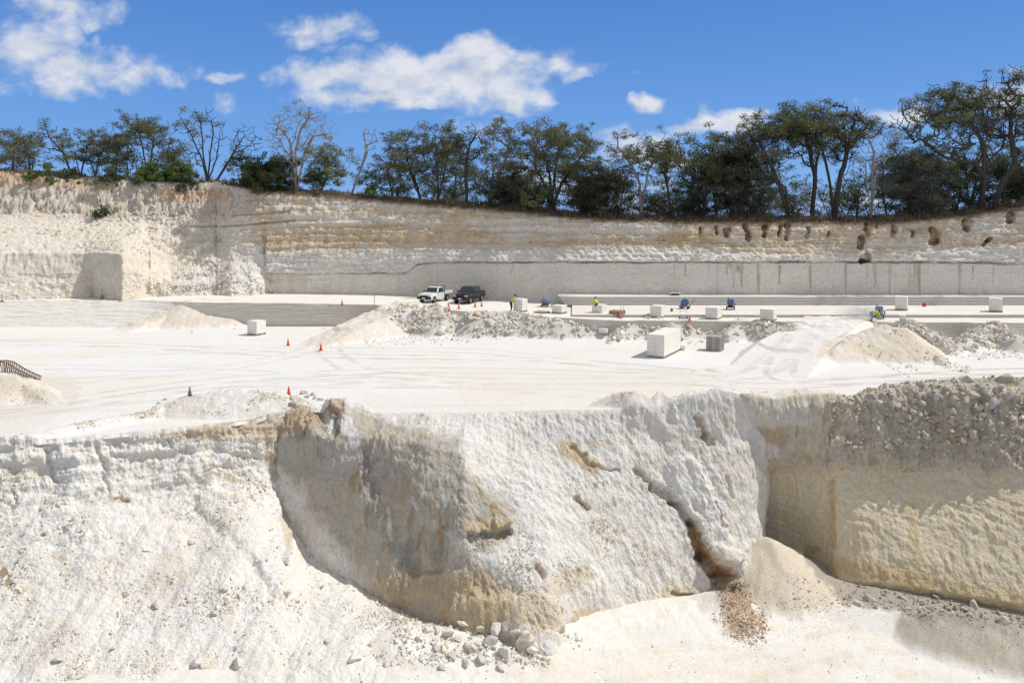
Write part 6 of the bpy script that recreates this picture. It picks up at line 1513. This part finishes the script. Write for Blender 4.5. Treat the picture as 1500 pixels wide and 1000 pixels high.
# ------------------------------------------------------------------ sky, sun, camera
SUN = Vector((0.60, 0.09, 0.80)).normalized()
w = bpy.data.worlds.new("World"); SC.world = w; w.use_nodes = True
nt = w.node_tree; L = nt.links.new
bg = nt.nodes['Background']
sky = nd(nt, 'ShaderNodeTexSky', sky_type='NISHITA'); sky.sun_disc = False
sky.sun_elevation = math.asin(SUN.z); sky.sun_rotation = math.atan2(SUN.x, SUN.y)
sky.altitude = 600; sky.air_density = 1.0; sky.dust_density = 0.3; sky.ozone_density = 3.0
hs = nd(nt, 'ShaderNodeHueSaturation'); hs.inputs['Saturation'].default_value = 1.2; hs.inputs['Value'].default_value = 1.0
L(sky.outputs[0], hs.inputs['Color'])
tc = nd(nt, 'ShaderNodeTexCoord'); sx = nd(nt, 'ShaderNodeSeparateXYZ'); L(tc.outputs['Generated'], sx.inputs[0])
def M(op, a, b=None, c=None):
    n = nd(nt, 'ShaderNodeMath', operation=op)
    for i, v in enumerate((a, b, c)):
        if v is None: continue
        if isinstance(v, (int, float)): n.inputs[i].default_value = v
        else: L(v, n.inputs[i])
    return n.outputs[0]
skr = nd(nt, 'ShaderNodeValToRGB'); e = skr.color_ramp.elements
e[0].position = 0.0; e[0].color = (1.75, 3.95, 8.2, 1); e[1].position = 0.34; e[1].color = (0.62, 1.95, 5.6, 1)
L(sx.outputs[2], skr.inputs[0])
skymix = nd(nt, 'ShaderNodeMix', data_type='RGBA'); skymix.inputs[0].default_value = 0.85
L(hs.outputs[0], skymix.inputs[6]); L(skr.outputs[0], skymix.inputs[7])
ysafe = M('MAXIMUM', sx.outputs[1], 0.02)
U = M('DIVIDE', sx.outputs[0], ysafe); V = M('DIVIDE', sx.outputs[2], ysafe)
cv = nd(nt, 'ShaderNodeCombineXYZ'); L(U, cv.inputs[0]); L(V, cv.inputs[1])
warp = nd(nt, 'ShaderNodeTexNoise', Scale=9.0, Detail=3.0, Roughness=0.5); L(cv.outputs[0], warp.inputs['Vector'])
mpn = nd(nt, 'ShaderNodeMapping'); mpn.inputs['Scale'].default_value = (11, 17, 1); L(cv.outputs[0], mpn.inputs['Vector'])
det = nd(nt, 'ShaderNodeTexNoise', Scale=1.0, Detail=9.0, Roughness=0.58, Distortion=0.3); L(mpn.outputs[0], det.inputs['Vector'])
wv = nd(nt, 'ShaderNodeSeparateColor'); L(warp.outputs['Color'], wv.inputs[0])
warp2 = nd(nt, 'ShaderNodeTexNoise', Scale=34.0, Detail=4.0, Roughness=0.55); L(cv.outputs[0], warp2.inputs['Vector'])
wv2 = nd(nt, 'ShaderNodeSeparateColor'); L(warp2.outputs['Color'], wv2.inputs[0])
UW = M('ADD', M('ADD', U, M('MULTIPLY', M('SUBTRACT', wv.outputs[0], 0.5), 0.16)), M('MULTIPLY', M('SUBTRACT', wv2.outputs[0], 0.5), 0.05))
VW = M('ADD', M('ADD', V, M('MULTIPLY', M('SUBTRACT', wv.outputs[1], 0.5), 0.07)), M('MULTIPLY', M('SUBTRACT', wv2.outputs[1], 0.5), 0.035))
CL = [(120, 98, 125, 34, 1.0), (25, 70, 80, 46, 1.0), (195, 112, 55, 28, 1.0), (80, 8, 110, 24, .75), (10, 132, 50, 14, .5),
      (468, 40, 72, 26, .85), (430, 55, 35, 14, .6),
      (490, 112, 85, 34, 1.1), (600, 112, 110, 46, 1.2), (700, 115, 100, 46, 1.2), (760, 146, 48, 22, 1.15), (805, 92, 62, 22, .95), (560, 150, 130, 20, .95), (690, 82, 70, 22, 1.0), (500, 160, 70, 12, .5),
      (948, 149, 38, 16, .95), (945, 102, 22, 8, .35), (1060, 184, 80, 18, 1.0), (1115, 172, 40, 14, .9), (930, 225, 90, 34, .75), (800, 262, 80, 30, .6), (940, 290, 60, 40, .6),
      (1300, 165, 46, 26, .8), (1495, 130, 60, 34, .85), (345, 142, 40, 18, .55), (325, 108, 45, 12, .4), (720, 190, 70, 22, .55), (1200, 300, 200, 20, .45), (200, 240, 200, 18, .25)]
mk = None
for (cx, cy, rx, ry, k) in CL:
    a = M('DIVIDE', M('SUBTRACT', UW, (cx-750)/F), rx/F); b = M('DIVIDE', M('SUBTRACT', VW, (HZ-cy)/F), ry/F)
    r2 = M('SQRT', M('ADD', M('MULTIPLY', a, a), M('MULTIPLY', b, b)))
    e = M('MULTIPLY', M('MAXIMUM', M('SUBTRACT', 1.45, r2), 0.0), k)
    mk = e if mk is None else M('MAXIMUM', mk, e)
dn = M('MULTIPLY', M('SUBTRACT', det.outputs['Fac'], 0.5), 3.0)
dens = nd(nt, 'ShaderNodeMapRange', interpolation_type='SMOOTHSTEP'); dens.inputs[1].default_value = 0.15; dens.inputs[2].default_value = 1.35
L(M('MULTIPLY', M('ADD', mk, dn), M('MINIMUM', M('MULTIPLY', mk, 3.0), 1.0)), dens.inputs[0])
front = M('GREATER_THAN', sx.outputs[1], 0.05)
fac = M('MULTIPLY', M('MULTIPLY', dens.outputs[0], 0.9), front)
cc = nd(nt, 'ShaderNodeValToRGB'); e = cc.color_ramp.elements
e[0].position = 0.3; e[0].color = (5.0, 5.5, 6.5, 1); e[1].position = 0.62; e[1].color = (7.4, 7.5, 7.8, 1)
up_ = nd(nt, 'ShaderNodeMapping'); up_.inputs['Scale'].default_value = (11, 17, 1); up_.inputs['Location'].default_value = (0.12, 0.34, 0); L(cv.outputs[0], up_.inputs['Vector'])
det2 = nd(nt, 'ShaderNodeTexNoise', Scale=1.0, Detail=9.0, Roughness=0.58, Distortion=0.3); L(up_.outputs[0], det2.inputs['Vector'])
L(M('ADD', M('MULTIPLY', M('SUBTRACT', det.outputs['Fac'], det2.outputs['Fac']), 1.3), 0.52), cc.inputs[0])
# unseen broken cloud added overhead and behind the viewer to neutralise the fill light
cn3 = nd(nt, 'ShaderNodeTexNoise', Scale=2.2, Detail=7.0, Roughness=0.6); L(tc.outputs['Generated'], cn3.inputs['Vector'])
cov = nd(nt, 'ShaderNodeMapRange', interpolation_type='SMOOTHSTEP'); cov.inputs[1].default_value = 0.33; cov.inputs[2].default_value = 0.5
L(cn3.outputs['Fac'], cov.inputs[0])
away = nd(nt, 'ShaderNodeMapRange', interpolation_type='SMOOTHSTEP'); away.inputs[1].default_value = 0.75; away.inputs[2].default_value = 0.35
L(sx.outputs[1], away.inputs[0])
fac = M('MAXIMUM', fac, M('MULTIPLY', M('MULTIPLY', cov.outputs[0], away.outputs[0]), 0.85))
ccb = nd(nt, 'ShaderNodeMix', data_type='RGBA'); L(away.outputs[0], ccb.inputs[0]); L(cc.outputs[0], ccb.inputs[6]); ccb.inputs[7].default_value = (4.6, 4.5, 4.4, 1)
mx = nd(nt, 'ShaderNodeMix', data_type='RGBA'); L(fac, mx.inputs[0]); L(skymix.outputs[2], mx.inputs[6]); L(ccb.outputs[2], mx.inputs[7])
L(mx.outputs[2], bg.inputs['Color']); bg.inputs['Strength'].default_value = 0.10

sl = bpy.data.lights.new('sun', 'SUN'); sl.energy = 3.2; sl.angle = R(0.5); sl.color = (1.0, 0.97, 0.925)
so = bpy.data.objects.new('sun', sl); COL.objects.link(so)
so.rotation_euler = SUN.to_track_quat('Z', 'Y').to_euler()

cd = bpy.data.cameras.new('camera'); cam = bpy.data.objects.new('camera', cd); COL.objects.link(cam)
cam.location = (0, 0, CZ); cam.rotation_euler = (R(90), 0, 0)
cd.sensor_width = 36; cd.lens = F/1500*36; cd.shift_y = -170/1500; cd.clip_end = 12000
SC.camera = cam
SC.view_settings.view_transform = 'Standard'; SC.view_settings.look = 'None'
SC.view_settings.exposure = 0.12; SC.view_settings.gamma = 1.0
SC.cycles.max_bounces = 8; SC.cycles.diffuse_bounces = 4
